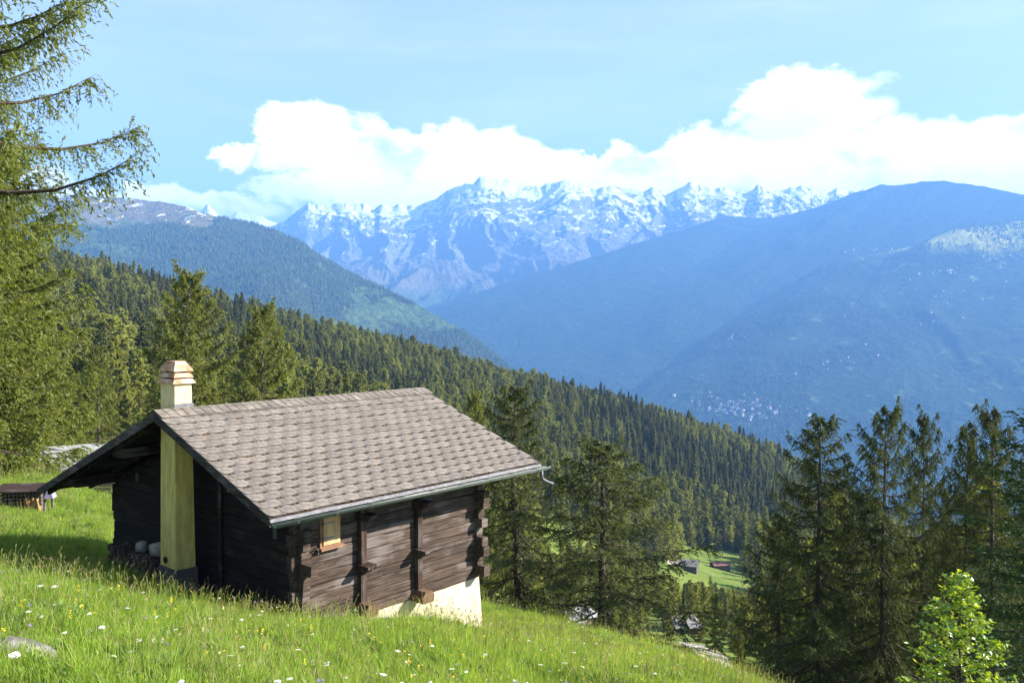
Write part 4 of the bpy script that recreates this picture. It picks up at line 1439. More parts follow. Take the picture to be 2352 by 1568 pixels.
# the wood is patchy: larch and spruce stands
stand = fbm(FPTS[:, 0] * 0.012, FPTS[:, 1] * 0.012, 3, 77) + rng.normal(size=nF) * 0.10
isl = stand > 0.41
pick = np.where(isl, rng.integers(0, 5, nF), 5 + rng.integers(0, 3, nF))
hsc = np.clip(rng.normal(0.74, 0.19, nF), 0.26, 1.2) * np.where(isl, 0.95, 1.0)
hsc = np.where((fpx > 1225) & (fpx < 1790) & (FPTS[:, 1] < 330), np.minimum(hsc * 0.55, 0.42), hsc)
# crowding with brightness of young trees
fsc = hsc
frot = rng.uniform(0, 6.28, nF)
vis = (fpx > -60) & (fpx < 2420) & (fpy > 560)
order = np.argsort(np.where(vis, FPTS[:, 1], 1e9))
# hidden behind the chalet roof from this side: leave those to the mass
tx, ty = project(FPTS + np.stack([0 * fsc, 0 * fsc, fsc * 20], -1))
roofline = np.interp(tx, [85, 350, 975, 1240, 1300], [1120, 940, 890, 1066, 1400])
hid = (tx > 85) & (tx < 1240) & (ty > roofline)
order = [i for i in order if vis[i] and not hid[i]]
single = order[:300]
rest_i = np.setdiff1d(np.arange(nF), single)
for i in single:
    pr, kd = FP[pick[i]]
    if kd == 'larch':
        lab, nm = 'light green larch', 'forest_larch'
    else:
        lab, nm = 'dark green spruce', 'forest_spruce'
    x_ = fpx[i]
    zone = ('left of the chimney' if x_ < 360 else 'behind the chimney and left end of the ridge' if x_ < 700 else 'above the right half of the roof ridge' if x_ < 1110 else 'right of the roof end' if x_ < 1330
            else 'above the broad open larch' if x_ < 1530 else 'around the grassy clearing' if x_ < 1760 else 'behind the dark larches on the right')
    size = 'small ' if fsc[i] < 0.62 else 'tall ' if fsc[i] > 0.95 else ''
    grp = size + lab + ' wood trees ' + zone
    lab = size + lab + ' in the wood ' + zone
    p = FPTS[i]
    plant(nm, pr, (p[0], p[1], p[2] - 0.4), frot[i], float(fsc[i]), lab, 'tree', grp, sxy=float(fsc[i] * (0.9 + 0.3 * (i % 7) / 7)))


# ------------------------------------------------------------------ masses that nobody could count, scattered as instances
def scatter(name, pts, rot, scl, pick, protos, label, kind='stuff', cat=None):
    col = bpy.data.collections.new(name + '_kinds')
    for k, pr in enumerate(protos):
        me = pr if not isinstance(pr, dict) else None
        if me is None:
            tv = pr['trunk']
            cv = pr['crown']
            a = np.empty(len(tv.vertices) * 3, np.float32)
            tv.vertices.foreach_get('co', a)
            b = np.empty(len(cv.vertices) * 3, np.float32)
            cv.vertices.foreach_get('co', b)
            fa = np.empty(len(tv.loops), np.int32)
            tv.loops.foreach_get('vertex_index', fa)
            fb = np.empty(len(cv.loops), np.int32)
            cv.loops.foreach_get('vertex_index', fb)
            me = raw_mesh('%s_kind_%d' % (name, k), np.concatenate([a.reshape(-1, 3), b.reshape(-1, 3)]), np.concatenate([fa.reshape(-1, 4), fb.reshape(-1, 4) + len(tv.vertices)]))
            me.materials.append(tv.materials[0])
            me.materials.append(cv.materials[0])
            mi = np.zeros(len(me.polygons), np.int32)
            mi[len(tv.polygons):] = 1
            me.polygons.foreach_set('material_index', mi)
        o = bpy.data.objects.new('%02d_%s_kind' % (k, name), me)
        col.objects.link(o)
    me = bpy.data.meshes.new(name)
    me.vertices.add(len(pts))
    me.vertices.foreach_set('co', np.asarray(pts, np.float32).ravel())
    for an, ty, dat in (('rot', 'FLOAT_VECTOR', rot), ('scl', 'FLOAT_VECTOR', scl)):
        at_ = me.attributes.new(an, ty, 'POINT')
        at_.data.foreach_set('vector', np.asarray(dat, np.float32).ravel())
    at_ = me.attributes.new('pick', 'INT', 'POINT')
    at_.data.foreach_set('value', np.asarray(pick, np.int32))
    ob = link(name, me)
    ng = bpy.data.node_groups.new(name + '_scatter', 'GeometryNodeTree')
    ng.interface.new_socket('Geometry', in_out='INPUT', socket_type='NodeSocketGeometry')
    ng.interface.new_socket('Geometry', in_out='OUTPUT', socket_type='NodeSocketGeometry')
    gi, go = ng.nodes.new('NodeGroupInput'), ng.nodes.new('NodeGroupOutput')
    ci = ng.nodes.new('GeometryNodeCollectionInfo')
    ci.inputs[0].default_value = col
    ci.inputs[1].default_value = True
    ci.inputs[2].default_value = True
    ip = ng.nodes.new('GeometryNodeInstanceOnPoints')
    ip.inputs['Pick Instance'].default_value = True

    def attr(nm, dt):
        a = ng.nodes.new('GeometryNodeInputNamedAttribute')
        a.data_type = dt
        a.inputs[0].default_value = nm
        return next(s for s in a.outputs if s.enabled)
    e2r = ng.nodes.new('FunctionNodeEulerToRotation')
    ng.links.new(attr('rot', 'FLOAT_VECTOR'), e2r.inputs[0])
    ng.links.new(gi.outputs[0], ip.inputs['Points'])
    ng.links.new(ci.outputs[0], ip.inputs['Instance'])
    ng.links.new(attr('pick', 'INT'), ip.inputs['Instance Index'])
    ng.links.new(e2r.outputs[0], ip.inputs['Rotation'])
    ng.links.new(attr('scl', 'FLOAT_VECTOR'), ip.inputs['Scale'])
    ng.links.new(ip.outputs[0], go.inputs[0])
    md = ob.modifiers.new('scatter', 'NODES')
    md.node_group = ng
    tag(ob, label, cat, kind=kind)
    return ob


def zrot(a):
    return np.stack([0 * a, 0 * a, a], -1)


def iso(s, wide=1.0):
    return np.stack([s * wide, s * wide, s], -1)


rp = FPTS[rest_i].copy()
rp[:, 2] -= 0.4
scatter('forest', rp, zrot(frot[rest_i]), iso(fsc[rest_i], 1.0) * np.stack([rng.uniform(1.0, 1.65, len(rest_i))] * 2 + [np.ones(len(rest_i))], -1), pick[rest_i], [p for p, _ in FP], 'dense conifer wood covering the slope behind the chalet')


# far woods: little conifers, a few dozen faces each
def far_conifer(seed, H=18.0, R_=3.6, broad=False):
    rs = np.random.default_rng(seed)
    V, F = [], []
    tiers = 4
    for t in range(tiers):
        k = 6
        if broad:
            z0, z1 = H * (0.15 + 0.2 * t), H * (0.15 + 0.2 * t) + H * 0.3
            r = R_ * [0.8, 1.1, 1.0, 0.6][t]
        else:
            z0, z1 = H * (0.08 + 0.21 * t), H * min(1.0, 0.08 + 0.21 * t + 0.38)
            r = R_ * (1 - 0.22 * t)
        b = len(V)
        for a in range(k):
            th = a * 2 * math.pi / k + t
            rr = r * rs.uniform(0.65, 1.15)
            V.append((rr * math.cos(th), rr * math.sin(th), z0 + rs.uniform(-0.06, 0.06) * H))
        V.append((rs.uniform(-0.2, 0.2), rs.uniform(-0.2, 0.2), z1))
        F += [(b + a, b + (a + 1) % k, b + k) for a in range(k)]
    return raw_mesh('far_tree', np.array(V), np.array(F), M['far_tree'])


far_kinds = [far_conifer(1), far_conifer(2, 16, 4.2), far_conifer(3, 21, 3.4), far_conifer(4, 12, 6.0, True)]


def scatter_on(P, n, smin, smax, seed, patch, thr, px_lim, up=1.0):
    rs = np.random.default_rng(seed)
    a, b = P.shape[:2]
    ii = rs.uniform(0, a - 1.01, n * 3)
    jj = rs.uniform(smin * (b - 1), smax * (b - 1) - 0.01, n * 3)
    i, j = ii.astype(int), jj.astype(int)
    fi, fj = (ii - i)[:, None], (jj - j)[:, None]
    Q = (P[i, j] * (1 - fi) + P[i + 1, j] * fi) * (1 - fj) + (P[i, j + 1] * (1 - fi) + P[i + 1, j + 1] * fi) * fj
    px, py = project(Q)
    d = fbm(Q[:, 0] * patch, Q[:, 1] * patch, 4, seed) + rs.normal(size=len(Q)) * 0.05
    ok = (px > px_lim[0]) & (px < px_lim[1]) & (d > thr)
    # keep away from where the near forest covers it
    crest = np.interp(px, [0, 170, 480, 700, 950, 1200, 1500, 1780, 1900, 2352], [560, 600, 680, 740, 800, 868, 950, 1045, 1150, 1400])
    ok &= py < crest + 40
    return Q[ok][:n]


wp = scatter_on(wood_P, 52000, 0.03, 0.9, 5, 0.0028, 0.38, (-80, 1320))
# above the treeline the wood thins out and stops
tl = 520 + 200 * (fbm(wp[:, 0] * 0.002, wp[:, 1] * 0.002, 4, 8) - 0.5) * 2
wp = wp[wp[:, 2] < tl]
k = len(wp)
scatter('far_wood', wp, zrot(rng.uniform(0, 6, k)), iso(rng.uniform(0.7, 1.5, k), 1.15), rng.integers(0, 3, k), far_kinds, 'blue-green conifer wood on the broad hill')
vp = scatter_on(valley_P, 15000, 0.02, 0.95, 6, 0.003, 0.50, (1350, 2420))
k = len(vp)
scatter('valley_wood', vp, zrot(rng.uniform(0, 6, k)), iso(rng.uniform(0.7, 1.7, k), 1.2), rng.integers(0, 4, k), far_kinds, 'scattered woods and hedges on the hazy valley side')


# ------------------------------------------------------------------ barns and huts
def hut(name, loc, rz, L, W, wall_h, pitch, wall_mat, roof_mat, label, cat='barn', over=0.5, door=True, planks=0, base=None):
    e = empty(name, loc, rz)
    tag(e, label, cat)
    rise = W / 2 * math.tan(R(pitch))
    w = MB()
    w.prism([(-W / 2, -1.5), (W / 2, -1.5), (W / 2, wall_h), (0, wall_h + rise), (-W / 2, wall_h)], 0, -L / 2, L / 2)
    wo = w.build('wall', wall_mat, e)
    for s in (-1, 1):
        r = MB()
        y1 = s * (W / 2 + over)
        z1 = wall_h - over * math.tan(R(pitch))
        r.prism([(0, wall_h + rise + 0.05), (y1, z1 + 0.05), (y1, z1 + 0.17), (0, wall_h + rise + 0.19)], 0, -L / 2 - over, L / 2 + over)
        r.build('roof_slope', roof_mat, e)
    if door:
        MB().box(-0.5, 0.5, -W / 2 - 0.05, -W / 2 + 0.02, 0.0, min(1.9, wall_h - 0.2)).build('door', M['post'], e)
        MB().box(-L / 2 - 0.05, -L / 2 + 0.02, -0.4, 0.4, wall_h * 0.45, wall_h * 0.8).build('window', M['black'], e)
    if planks:
        k = int(wall_h / planks)
        for s in (-1, 1):
            for i in range(k):
                MB().box(-L / 2 - 0.06, L / 2 + 0.06, s * (W / 2 + 0.025) - 0.03, s * (W / 2 + 0.025) + 0.03, i * planks + 0.02, (i + 1) * planks - 0.01).build('plank', wall_mat, wo)
    return e


def gp(px, py, y0):
    p = ray_ground(px, py, y0)
    return (float(p[0]), float(p[1]), float(gz(p[0], p[1])))


hut('barn', gp(1654, 1306, 200), 0.18, 7.2, 5.0, 2.2, 20, M['plank_grey'], M['roof_rust'], 'small brown barn with rusty roof alone in the clearing', planks=0.4)
hut('barn', gp(1582, 1308, 200), -0.35, 7.0, 6.5, 2.4, 26, M['plank_grey'], M['roof_grey'], 'grey roofed barn half hidden by trees left of the clearing', planks=0.4)
hut('chalet_house', gp(1561, 1447, 100), 0.5, 4.8, 4.2, 1.7, 28, M['plank_grey'], M['roof_grey'], 'grey roofed house seen beside the broad larch above the gravel road', 'house', planks=0.4)
hut('shed', gp(1597, 1455, 100), 0.1, 2.4, 2.2, 1.5, 18, M['plank_red'], M['roof_grey'], 'small reddish shed next to the grey roofed house', 'shed', over=0.35, planks=0.35)
hut('chalet_house', gp(1318, 1440, 45), 0.9, 3.2, 2.6, 1.2, 26, M['plank_grey'], M['roof_pale'], 'pale roofed hut showing through the foot of the broad larch', 'house')
p_ = on_ground(205, 46, 0)
hut('hut', (p_[0], p_[1], p_[2] - 0.2), 0.55, 5.0, 3.6, 1.3, 20, M['plank_grey'], M['roof_pale'], 'low grey plank hut with pale roof behind the left roof slope', 'hut', planks=0.28)
fe = empty('plank_fence', on_ground(232, 38, 0.05), 0.1)
tag(fe, 'low grey plank fence on the grass under the left eave', 'fence')
for xx in (-0.9, 0.62):
    MB().box(xx - 0.06, xx + 0.06, -0.06, 0.06, -0.3, 0.75, j=0.01).build('post', M['plank_grey'], fe)
for i in range(3):
    MB().box(-1.2, 0.95, -0.09, -0.062, 0.06 + i * 0.2, 0.23 + i * 0.2, j=0.008).build('plank', M['plank_grey'], fe)
up = empty('utility_pole', gp(1758, 1395, 200), 0)
tag(up, 'thin wooden pole standing in the clearing', 'pole')
MB().tube([(0, 0, -1), (0, 0, 7.5)], [0.14, 0.10], 8).build('pole', M['post'], up)
MB().box(-0.6, 0.6, -0.05, 0.05, 6.8, 6.95).build('crossarm', M['post'], up)

# covered woodpile on the far left
wp_loc = on_ground(62, 31, 0.0)
wo = empty('woodpile', wp_loc, 0.15)
tag(wo, 'woodpile under a brown cover at the left edge', 'woodpile')
for (x, y) in ((-0.95, -0.35), (0.62, -0.35), (-0.95, 0.4), (0.62, 0.4)):
    MB().tube([(x, y, -0.2), (x + 0.02, y, 0.72)], 0.05, 7).build('post', M['plank_grey'], wo)
MB().prism([(-0.55, 0.70), (0.55, 0.80), (0.55, 0.85), (-0.55, 0.75)], 0, -1.1, 0.70).build('cover', M['post'], wo)
MB().frustum(0.80, -0.30, 0.16, 0.2, 0.46, 0.05, 0.15, 0.74).build('tarpaulin', M['lilac'], wo)
for i in range(13):
    b = MB()
    x = 0.05 + (i % 7) * 0.075 + random.uniform(-0.02, 0.02)
    b.prism([(-0.045, -0.03), (0.04, -0.04), (0.05, 0.03), (-0.02, 0.05)], 2, 0.0, random.uniform(0.45, 0.62))
    b.build('split_log', M['firewood'], wo, loc=(x, -0.42 + (i // 7) * 0.1, -0.05), rot=(random.uniform(-0.15, 0.15), random.uniform(-0.3, 0.3), random.uniform(0, 3)))
for r_ in range(5):
    for i in range(10):
        MB().tube([(-0.8 + i * 0.13, -0.35, 0.06 + r_ * 0.13), (-0.8 + i * 0.13, 0.35, 0.06 + r_ * 0.13)], 0.058, 7).build('round_log', M['plank_grey'], wo)

# rock breaking the turf at the lower left
rk = link('rock', rock_mesh('rock', 0.40, 0.30, 0.13, 12, M['rock'], 3, 0.5), None, loc=(0, 0, 0), rot=(0.25, 0.35, 0.5))
p_ = ray_ground(45, 1515, 5)
rk.location = (float(p_[0]), float(p_[1]), float(p_[2]) - 0.02)
tag(rk, 'grey weathered rock half buried in the grass at the lower left corner', 'rock')

# ------------------------------------------------------------------ villages on the far valley side
def house_mesh(name, L, W, h, roof=4.0):
    V, F, mi = [], [], []
    b = MB()
    b.prism([(-W / 2, -6.0), (W / 2, -6.0), (W / 2, h), (0, h + roof * 0.9), (-W / 2, h)], 0, -L / 2, L / 2)
    nf = len(b.F)
    for s in (-1, 1):
        b.prism([(0, h + roof), (s * (W / 2 + 1), h - 0.6), (s * (W / 2 + 1), h - 0.1), (0, h + roof + 0.5)], 0, -L / 2 - 1, L / 2 + 1)
    # window rows, each a shallow dark block
    for k in range(3):
        x = -L / 2 + L * (k + 0.5) / 3
        for zz_ in (1.2, 4.0):
            if zz_ + 1.4 < h:
                b.box(x - 0.6, x + 0.6, -W / 2 - 0.06, -W / 2 + 0.05, zz_, zz_ + 1.4)
    me = b.mesh(name, M['house_white'])
    me.materials.append(M['house_roof'])
    me.materials.append(M['black'])
    for i, pol in enumerate(me.polygons):
        pol.material_index = 0 if i < nf else (1 if i < nf + 12 else 2)
    return me


HM = [house_mesh('village_house', 12, 9, 6.5), house_mesh('village_house', 15, 10, 8.0), house_mesh('village_house', 10, 8, 5.5), house_mesh('apartment_block', 26, 13, 14.0, 3.0)]
VP = valley_P.reshape(-1, 3)
vpx, vpy = project(VP)


def on_valley(px, py):
    k = np.argmin((vpx - px) ** 2 + (vpy - py) ** 2)
    return VP[k], vpx[k], vpy[k]


def village(n, cx_, cy_, sx, sy, slope, kinds, label, group, name='village_house', cat='house', scale=1.0):
    for i in range(n):
        px = cx_ + random.gauss(0, sx)
        py = cy_ + random.gauss(0, sy) + (px - cx_) * slope
        P, qx, qy = on_valley(px, py)
        X = P + (at(px, py, 1.0) - at(qx, qy, 1.0)) * P[1] * np.array([1, 0, 1.0])
        o = link(name, HM[random.choice(kinds)], None, loc=(float(X[0]), float(P[1]), float(X[2]) + 1.0), rot=(0, 0, random.choice((0.2, 1.75, 0.5, 2.0)) + random.uniform(-0.2, 0.2)))
        o.scale = (scale,) * 3
        tag(o, label, cat, group)


village(78, 1700, 935, 60, 11, 0.10, (0, 0, 1, 2), 'tiny pale house in the village at the valley bottom', 'houses of the valley village', scale=1.35)
village(6, 1840, 945, 28, 5, 0.12, (3, 1), 'long pale building at the right end of the valley village', 'large buildings of the valley village', 'village_building', 'building')
village(20, 1960, 815, 150, 14, -0.33, (0, 2, 1), 'tiny pale house scattered along the middle of the hazy far slope', 'houses along the far slope')
village(18, 2140, 690, 90, 22, -0.25, (0, 2), 'tiny pale house on the upper part of the hazy far slope', 'houses on the upper far slope')
village(16, 2180, 622, 70, 4, -0.10, (3, 3, 1), 'pale apartment block in the row below the sunlit plateau', 'apartment blocks below the plateau', 'apartment_block', 'building', 0.8)
village(14, 2290, 592, 40, 4, -0.05, (0, 1), 'pale house in the uppermost row near the right edge', 'uppermost houses near the right edge')
village(12, 1690, 775, 16, 6, -0.2, (0, 2), 'tiny pale house of the hamlet in the middle of the blue slope', 'houses of the slope hamlet')
village(10, 2010, 577, 50, 4, -0.12, (0, 2), 'tiny house on the crest at the left end of the sunlit plateau', 'houses on the plateau edge')

# ------------------------------------------------------------------ maple sapling
def maple():
    base = ray_ground(2215, 1640, 6)
    Y = 11.0
    p = at(2205, 1568, Y)
    g = float(gz(p[0], Y))
    e = empty('maple_sapling', (float(p[0]), Y, g - 0.05), 0.0)
    tag(e, 'bright yellow-green young maple sapling at the lower right corner', 'sapling')
    topz = float(at(2205, 1310, Y)[2]) - g
    stem = MB()
    rs = random.Random(5)
    stem.tube([(0, 0, -0.1), (0.03, 0.02, topz * 0.4), (-0.02, 0.0, topz * 0.75), (0.02, 0, topz - 0.08)], [0.022, 0.017, 0.010, 0.004], 6)
    tips = []
    for i in range(80):
        h = topz * (0.22 + 0.76 * (i / 79.0))
        az = i * 2.4 + rs.uniform(-0.4, 0.4)
        L = (0.74 * (1 - (i / 80.0) ** 1.8) + 0.12) * rs.uniform(0.65, 1.1)
        d = Vector((math.cos(az), math.sin(az), 0.42)).normalized()
        a = Vector((0, 0, h))
        m_ = a + d * L * 0.55 + Vector((0, 0, 0.04))
        t_ = a + d * L + Vector((0, 0, -0.03))
        stem.tube([a, m_, t_], [0.008, 0.005, 0.0025], 4)
        for k in range(int(11 + L * 32)):
            f = rs.uniform(0.25, 1.0)
            q = a + (m_ - a) * (f / 0.5) if f < 0.5 else m_ + (t_ - m_) * ((f - 0.5) / 0.5)
            tips.append(q + Vector((rs.uniform(-1, 1), rs.uniform(-1, 1), rs.uniform(-0.8, 0.5))) * 0.075)
    stem.build('stem', M['bark'], e)
    # five-lobed leaf, slightly folded
    ang = [-90, -150, -175, 165, 140, 115, 90, 65, 40, 15, -5, -30]
    rad = [0.18, 0.62, 0.40, 0.86, 0.42, 0.62, 1.0, 0.62, 0.42, 0.86, 0.40, 0.62]
    kinds = []
    for s in (0.052, 0.062, 0.044):
        V = [(0, -0.1 * s, 0)]
        for a, r_ in zip(ang, rad):
            x, y = r_ * math.cos(R(a)) * s, r_ * math.sin(R(a)) * s
            V.append((x, y, abs(x) * 0.28 - 0.18 * max(y, 0) * y / s))
        F = [(0, k, k % 12 + 1) for k in range(1, 13)]
        kinds.append(raw_mesh('leaf', np.array(V), F, M['maple']))
    rs.shuffle(tips)
    tips.sort(key=lambda t: t.y)
    rest = MB()
    for i, t in enumerate(tips):
        rot = (rs.uniform(-0.9, 0.7), rs.uniform(-0.9, 0.9), rs.uniform(0, 6.28))
        if i < 300:
            link('leaf', kinds[i % 3], e, loc=tuple(t), rot=rot)
        else:
            from mathutils import Euler
            m4 = Matrix.Translation(t) @ Euler(rot).to_matrix().to_4x4()
            k = kinds[i % 3]
            rest.add([tuple(m4 @ v.co) for v in k.vertices], [tuple(pp.vertices) for pp in k.polygons])
    tag(rest.build('inner_leaves', M['maple'], e), kind='stuff')


maple()

# ------------------------------------------------------------------ meadow grass and flowers
def tuft_mesh(name, seed, n, h, spread, w, mats, seedheads=0):
    rs = np.random.default_rng(seed)
    V, F, MI = [], [], []
    for i in range(n):
        a, r_ = rs.uniform(0, 6.28), spread * math.sqrt(rs.uniform(0, 1))
        x, y = r_ * math.cos(a), r_ * math.sin(a)
        hh = h * rs.uniform(0.45, 1.15)
        b = rs.uniform(0, 6.28)
        ln = hh * rs.uniform(0.10, 0.55)
        dx, dy = math.cos(b) * ln, math.sin(b) * ln
        ww = w * rs.uniform(0.6, 1.3)
        c = rs.uniform(0, 6.28)
        wx, wy = math.cos(c) * ww / 2, math.sin(c) * ww / 2
        k = len(V)
        V += [(x - wx, y - wy, -0.05), (x + wx, y + wy, -0.05), (x + dx * 0.4 + wx * 0.8, y + dy * 0.4 + wy * 0.8, hh * 0.6), (x + dx * 0.4 - wx * 0.8, y + dy * 0.4 - wy * 0.8, hh * 0.6), (x + dx, y + dy, hh)]
        F += [(k, k + 1, k + 2, k + 3), (k + 3, k + 2, k + 4)]
        MI += [0, 0]
    for i in range(seedheads):
        a, r_ = rs.uniform(0, 6.28), spread * math.sqrt(rs.uniform(0, 1))
        x, y = r_ * math.cos(a), r_ * math.sin(a)
        hh = h * rs.uniform(1.25, 1.9)
        dx, dy = rs.normal() * 0.09, rs.normal() * 0.09
        k = len(V)
        q = 0.003
        V += [(x - q, y, 0), (x + q, y, 0), (x + dx + q, y + dy, hh), (x + dx - q, y + dy, hh)]
        F += [(k, k + 1, k + 2, k + 3)]
        MI += [0]
        k = len(V)
        hw, hl = 0.008, rs.uniform(0.06, 0.12)
        V += [(x + dx, y + dy, hh - 0.01), (x + dx * 1.15 + hw, y + dy * 1.15, hh + hl * 0.4), (x + dx * 1.35, y + dy * 1.35, hh + hl), (x + dx * 1.15 - hw, y + dy * 1.15, hh + hl * 0.4),
              (x + dx * 1.15, y + dy * 1.15 + hw, hh + hl * 0.4), (x + dx * 1.15, y + dy * 1.15 - hw, hh + hl * 0.4)]
        F += [(k, k + 1, k + 2, k + 3), (k, k + 4, k + 2, k + 5)]
        MI += [1, 1]
    me = raw_mesh(name, np.array(V), F)
    for m_ in mats:
        me.materials.append(m_)
    me.polygons.foreach_set('material_index', np.array(MI, np.int32))
    return me


GM = [M['grass'], M['straw']]
grass_kinds = [tuft_mesh('grass_tuft', 1, 60, 0.30, 0.24, 0.009, GM), tuft_mesh('grass_tuft', 2, 60, 0.24, 0.24, 0.010, GM), tuft_mesh('grass_tuft', 3, 52, 0.36, 0.22, 0.008, GM, 2),
               tuft_mesh('grass_tuft', 4, 40, 0.20, 0.22, 0.016, GM), tuft_mesh('grass_tuft', 5, 42, 0.40, 0.20, 0.008, GM, 7), tuft_mesh('weed_tuft', 6, 26, 0.26, 0.14, 0.045, [M['weed'], M['straw']]), tuft_mesh('dry_tuft', 7, 22, 0.34, 0.20, 0.007, [M['straw'], M['straw']], 6)]


def in_chalet(x, y, m_=0.12):
    dx, dy = x + 7.93, y - 19.2
    c, s = math.cos(CH_ROT), math.sin(CH_ROT)
    lx, ly = dx * c + dy * s, -dx * s + dy * c
    return (lx > WX0 - m_) & (lx < WX1 + m_) & (ly > WY0 - m_) & (ly < WY1 + m_)


def meadow_points(dens, y0, y1, seed, far=1.0):
    rs = np.random.default_rng(seed)
    out = []
    edges = np.exp(np.linspace(math.log(y0), math.log(y1), 24))
    for a, b in zip(edges[:-1], edges[1:]):
        mid = (a + b) / 2
        d = dens * min(1.0, (16.0 / mid) ** far)
        w = 0.72 * mid + 1.5
        n = int(d * (b - a) * 2 * w)
        x = rs.uniform(-w, w, n)
        y = rs.uniform(a, b, n)
        out.append(np.stack([x, y], -1))
    P = np.concatenate(out)
    P = P[~in_chalet(P[:, 0], P[:, 1])]
    return np.column_stack([P, gz(P[:, 0], P[:, 1])])


gpnt = meadow_points(46.0, 7.0, 62.0, 3, 0.8)
k = len(gpnt)
patch = fbm(gpnt[:, 0] * 0.35, gpnt[:, 1] * 0.35, 4, 15)
gs = (0.22 + 0.80 * patch) * rng.uniform(0.75, 1.25, k) * np.clip(0.8 + gpnt[:, 1] * 0.010, 0.8, 1.4)
gpick = rng.choice(7, k, p=[0.29, 0.25, 0.16, 0.13, 0.08, 0.07, 0.02])
weedy = fbm(gpnt[:, 0] * 0.8, gpnt[:, 1] * 0.8, 3, 44)
gpick = np.where((weedy > 0.62) & (rng.uniform(0, 1, k) < 0.4), 5, gpick)
grot = np.stack([rng.normal(size=k) * 0.10, rng.normal(size=k) * 0.10, rng.uniform(0, 6.28, k)], -1)
scatter('meadow_grass', gpnt, grot, np.stack([0.7 + 0.3 * gs, 0.7 + 0.3 * gs, gs], -1), gpick, grass_kinds, 'tall flowering meadow grass around the chalet')


def flower_mesh(name, seed, h, r_, petal, n, dome=0.0, stemw=0.004):
    rs = np.random.default_rng(seed)
    V, F, MI = [], [], []
    q = stemw
    V += [(-q, 0, -0.05), (q, 0, -0.05), (q * 0.7, 0.02, h), (-q * 0.7, 0.02, h), (0, -q, -0.05), (0, q, -0.05), (0, 0.02 + q * 0.7, h), (0, 0.02 - q * 0.7, h)]
    F += [(0, 1, 2, 3), (4, 5, 6, 7)]
    MI += [0, 0]
    for i in range(n):
        a, rr = i * 2.4, r_ * math.sqrt((i + 0.5) / n)
        x, y, z_ = rr * math.cos(a), 0.02 + rr * math.sin(a), h + dome * (1 - (rr / r_) ** 2) + rs.normal() * 0.004
        s = petal * rs.uniform(0.7, 1.3)
        k = len(V)
        t = rs.uniform(0, 3)
        for j in range(5):
            V.append((x + s * math.cos(t + j * 1.2566), y + s * math.sin(t + j * 1.2566), z_ + rs.normal() * 0.003))
        F.append((k, k + 1, k + 2, k + 3, k + 4))
        MI.append(1)
    return V, F, MI


def flower_obj_mesh(name, petal_mat, *a, **kw):
    V, F, MI = flower_mesh(name, *a, **kw)
    me = raw_mesh(name, np.array(V), F)
    me.materials.append(M['grass'])
    me.materials.append(petal_mat)
    me.polygons.foreach_set('material_index', np.array(MI, np.int32))
    return me


fl_kinds = [flower_obj_mesh('wild_flower', M['petal_yellow'], 1, 0.34, 0.022, 0.011, 5, 0.008), flower_obj_mesh('wild_flower', M['petal_white'], 2, 0.36, 0.022, 0.012, 6, 0.006),
            flower_obj_mesh('wild_flower', M['petal_violet'], 3, 0.38, 0.018, 0.010, 7, 0.03), flower_obj_mesh('wild_flower', M['petal_pink'], 4, 0.40, 0.014, 0.009, 9, 0.06),
            flower_obj_mesh('wild_flower', M['petal_yellow'], 5, 0.40, 0.016, 0.010, 9, 0.10)]
fp_ = meadow_points(3.4, 8.0, 45.0, 8, 0.7)
k = len(fp_)
sp_ = fbm(fp_[:, 0] * 0.5, fp_[:, 1] * 0.5, 3, 31)
fk = np.where(sp_ > 0.56, rng.choice(5, k, p=[0.55, 0.1, 0.1, 0.05, 0.2]), np.where(sp_ > 0.46, rng.choice(5, k, p=[0.25, 0.35, 0.1, 0.2, 0.1]), rng.choice(5, k, p=[0.15, 0.2, 0.45, 0.15, 0.05])))
scatter('wild_flowers', fp_, np.stack([rng.normal(size=k) * 0.15, rng.normal(size=k) * 0.15, rng.uniform(0, 6, k)], -1), iso(rng.uniform(0.6, 1.0, k)), fk, fl_kinds, 'yellow, white and violet wild flowers in the meadow grass')

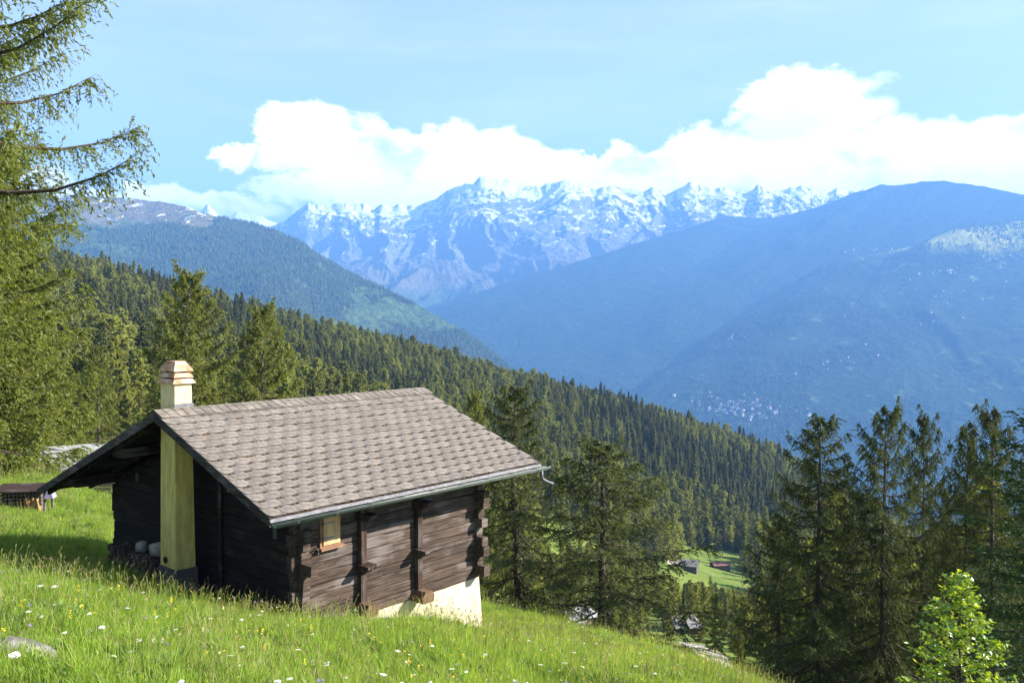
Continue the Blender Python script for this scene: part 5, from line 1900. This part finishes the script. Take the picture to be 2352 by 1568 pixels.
# the larger white umbels can be told apart: each its own plant
um_stem, um_head = [], []
for s in range(3):
    st_ = MB()
    h = 0.50 + 0.06 * s
    st_.tube([(0, 0, -0.05), (0.01, 0.01, h * 0.6), (0.0, 0.0, h - 0.06)], [0.005, 0.004, 0.0035], 5)
    for j in range(8):
        t = j * 0.785
        st_.tube([(0, 0, h - 0.06), (0.05 * math.cos(t), 0.05 * math.sin(t), h - 0.005)], [0.002, 0.0015], 3, False)
    um_stem.append(st_.mesh('stem', M['grass']))
    V, F, MI = flower_mesh('umbel', 40 + s, h, 0.075, 0.013, 44, 0.012)
    V2 = [(v[0], v[1] - 0.02, v[2]) for v in V[8:]]
    F2 = [tuple(i - 8 for i in f) for f in F[2:]]
    um_head.append(raw_mesh('flower_head', np.array(V2), F2, M['petal_white']))
umb = [(128, 1348), (98, 1348), (180, 1330), (383, 1322), (378, 1342), (132, 1385), (230, 1440), (290, 1400), (683, 1497), (634, 1556), (668, 1560), (520, 1520), (560, 1475), (604, 1420), (760, 1530),
       (795, 1545), (1215, 1474), (1318, 1504), (1335, 1520), (1262, 1530), (1298, 1536), (1368, 1506), (1458, 1535), (1240, 1534), (1425, 1556), (1120, 1500), (1040, 1545), (905, 1500), (865, 1560),
       (330, 1470), (250, 1490), (150, 1440), (60, 1400), (30, 1560), (420, 1545), (480, 1430), (1180, 1552), (1500, 1556), (985, 1480), (720, 1450)]
for i, (px, py) in enumerate(umb):
    # the head stands about half a metre above the turf
    ys = np.linspace(7, 40, 1500)
    P = at(np.full_like(ys, px), np.full_like(ys, py), ys)
    d = P[:, 2] - gz(P[:, 0], P[:, 1]) - 0.27
    k_ = int(np.argmax(d < 0))
    q = P[k_]
    e = empty('umbel_flower', (float(q[0]), float(q[1]), float(gz(q[0], q[1]))), random.uniform(0, 6))
    e.rotation_euler = (random.gauss(0, 0.14), random.gauss(0, 0.14), random.uniform(0, 6))
    q_ = random.uniform(0.32, 0.58)
    e.scale = (q_, q_, q_ * 1.1)
    link('stem', um_stem[i % 3], e)
    link('flower_head', um_head[i % 3], e)
    where = ('near the grey rock' if px < 260 and py > 1380 else 'beside the shadow of the gable' if px < 420 else 'below the dark gable' if px < 700 else 'below the log wall' if px < 960 else 'below the cream foundation' if px < 1160 else 'on the slope below the broad larch')
    tag(e, 'white flat-topped umbel flower in the meadow ' + where, 'flower', 'white umbel flowers ' + where)
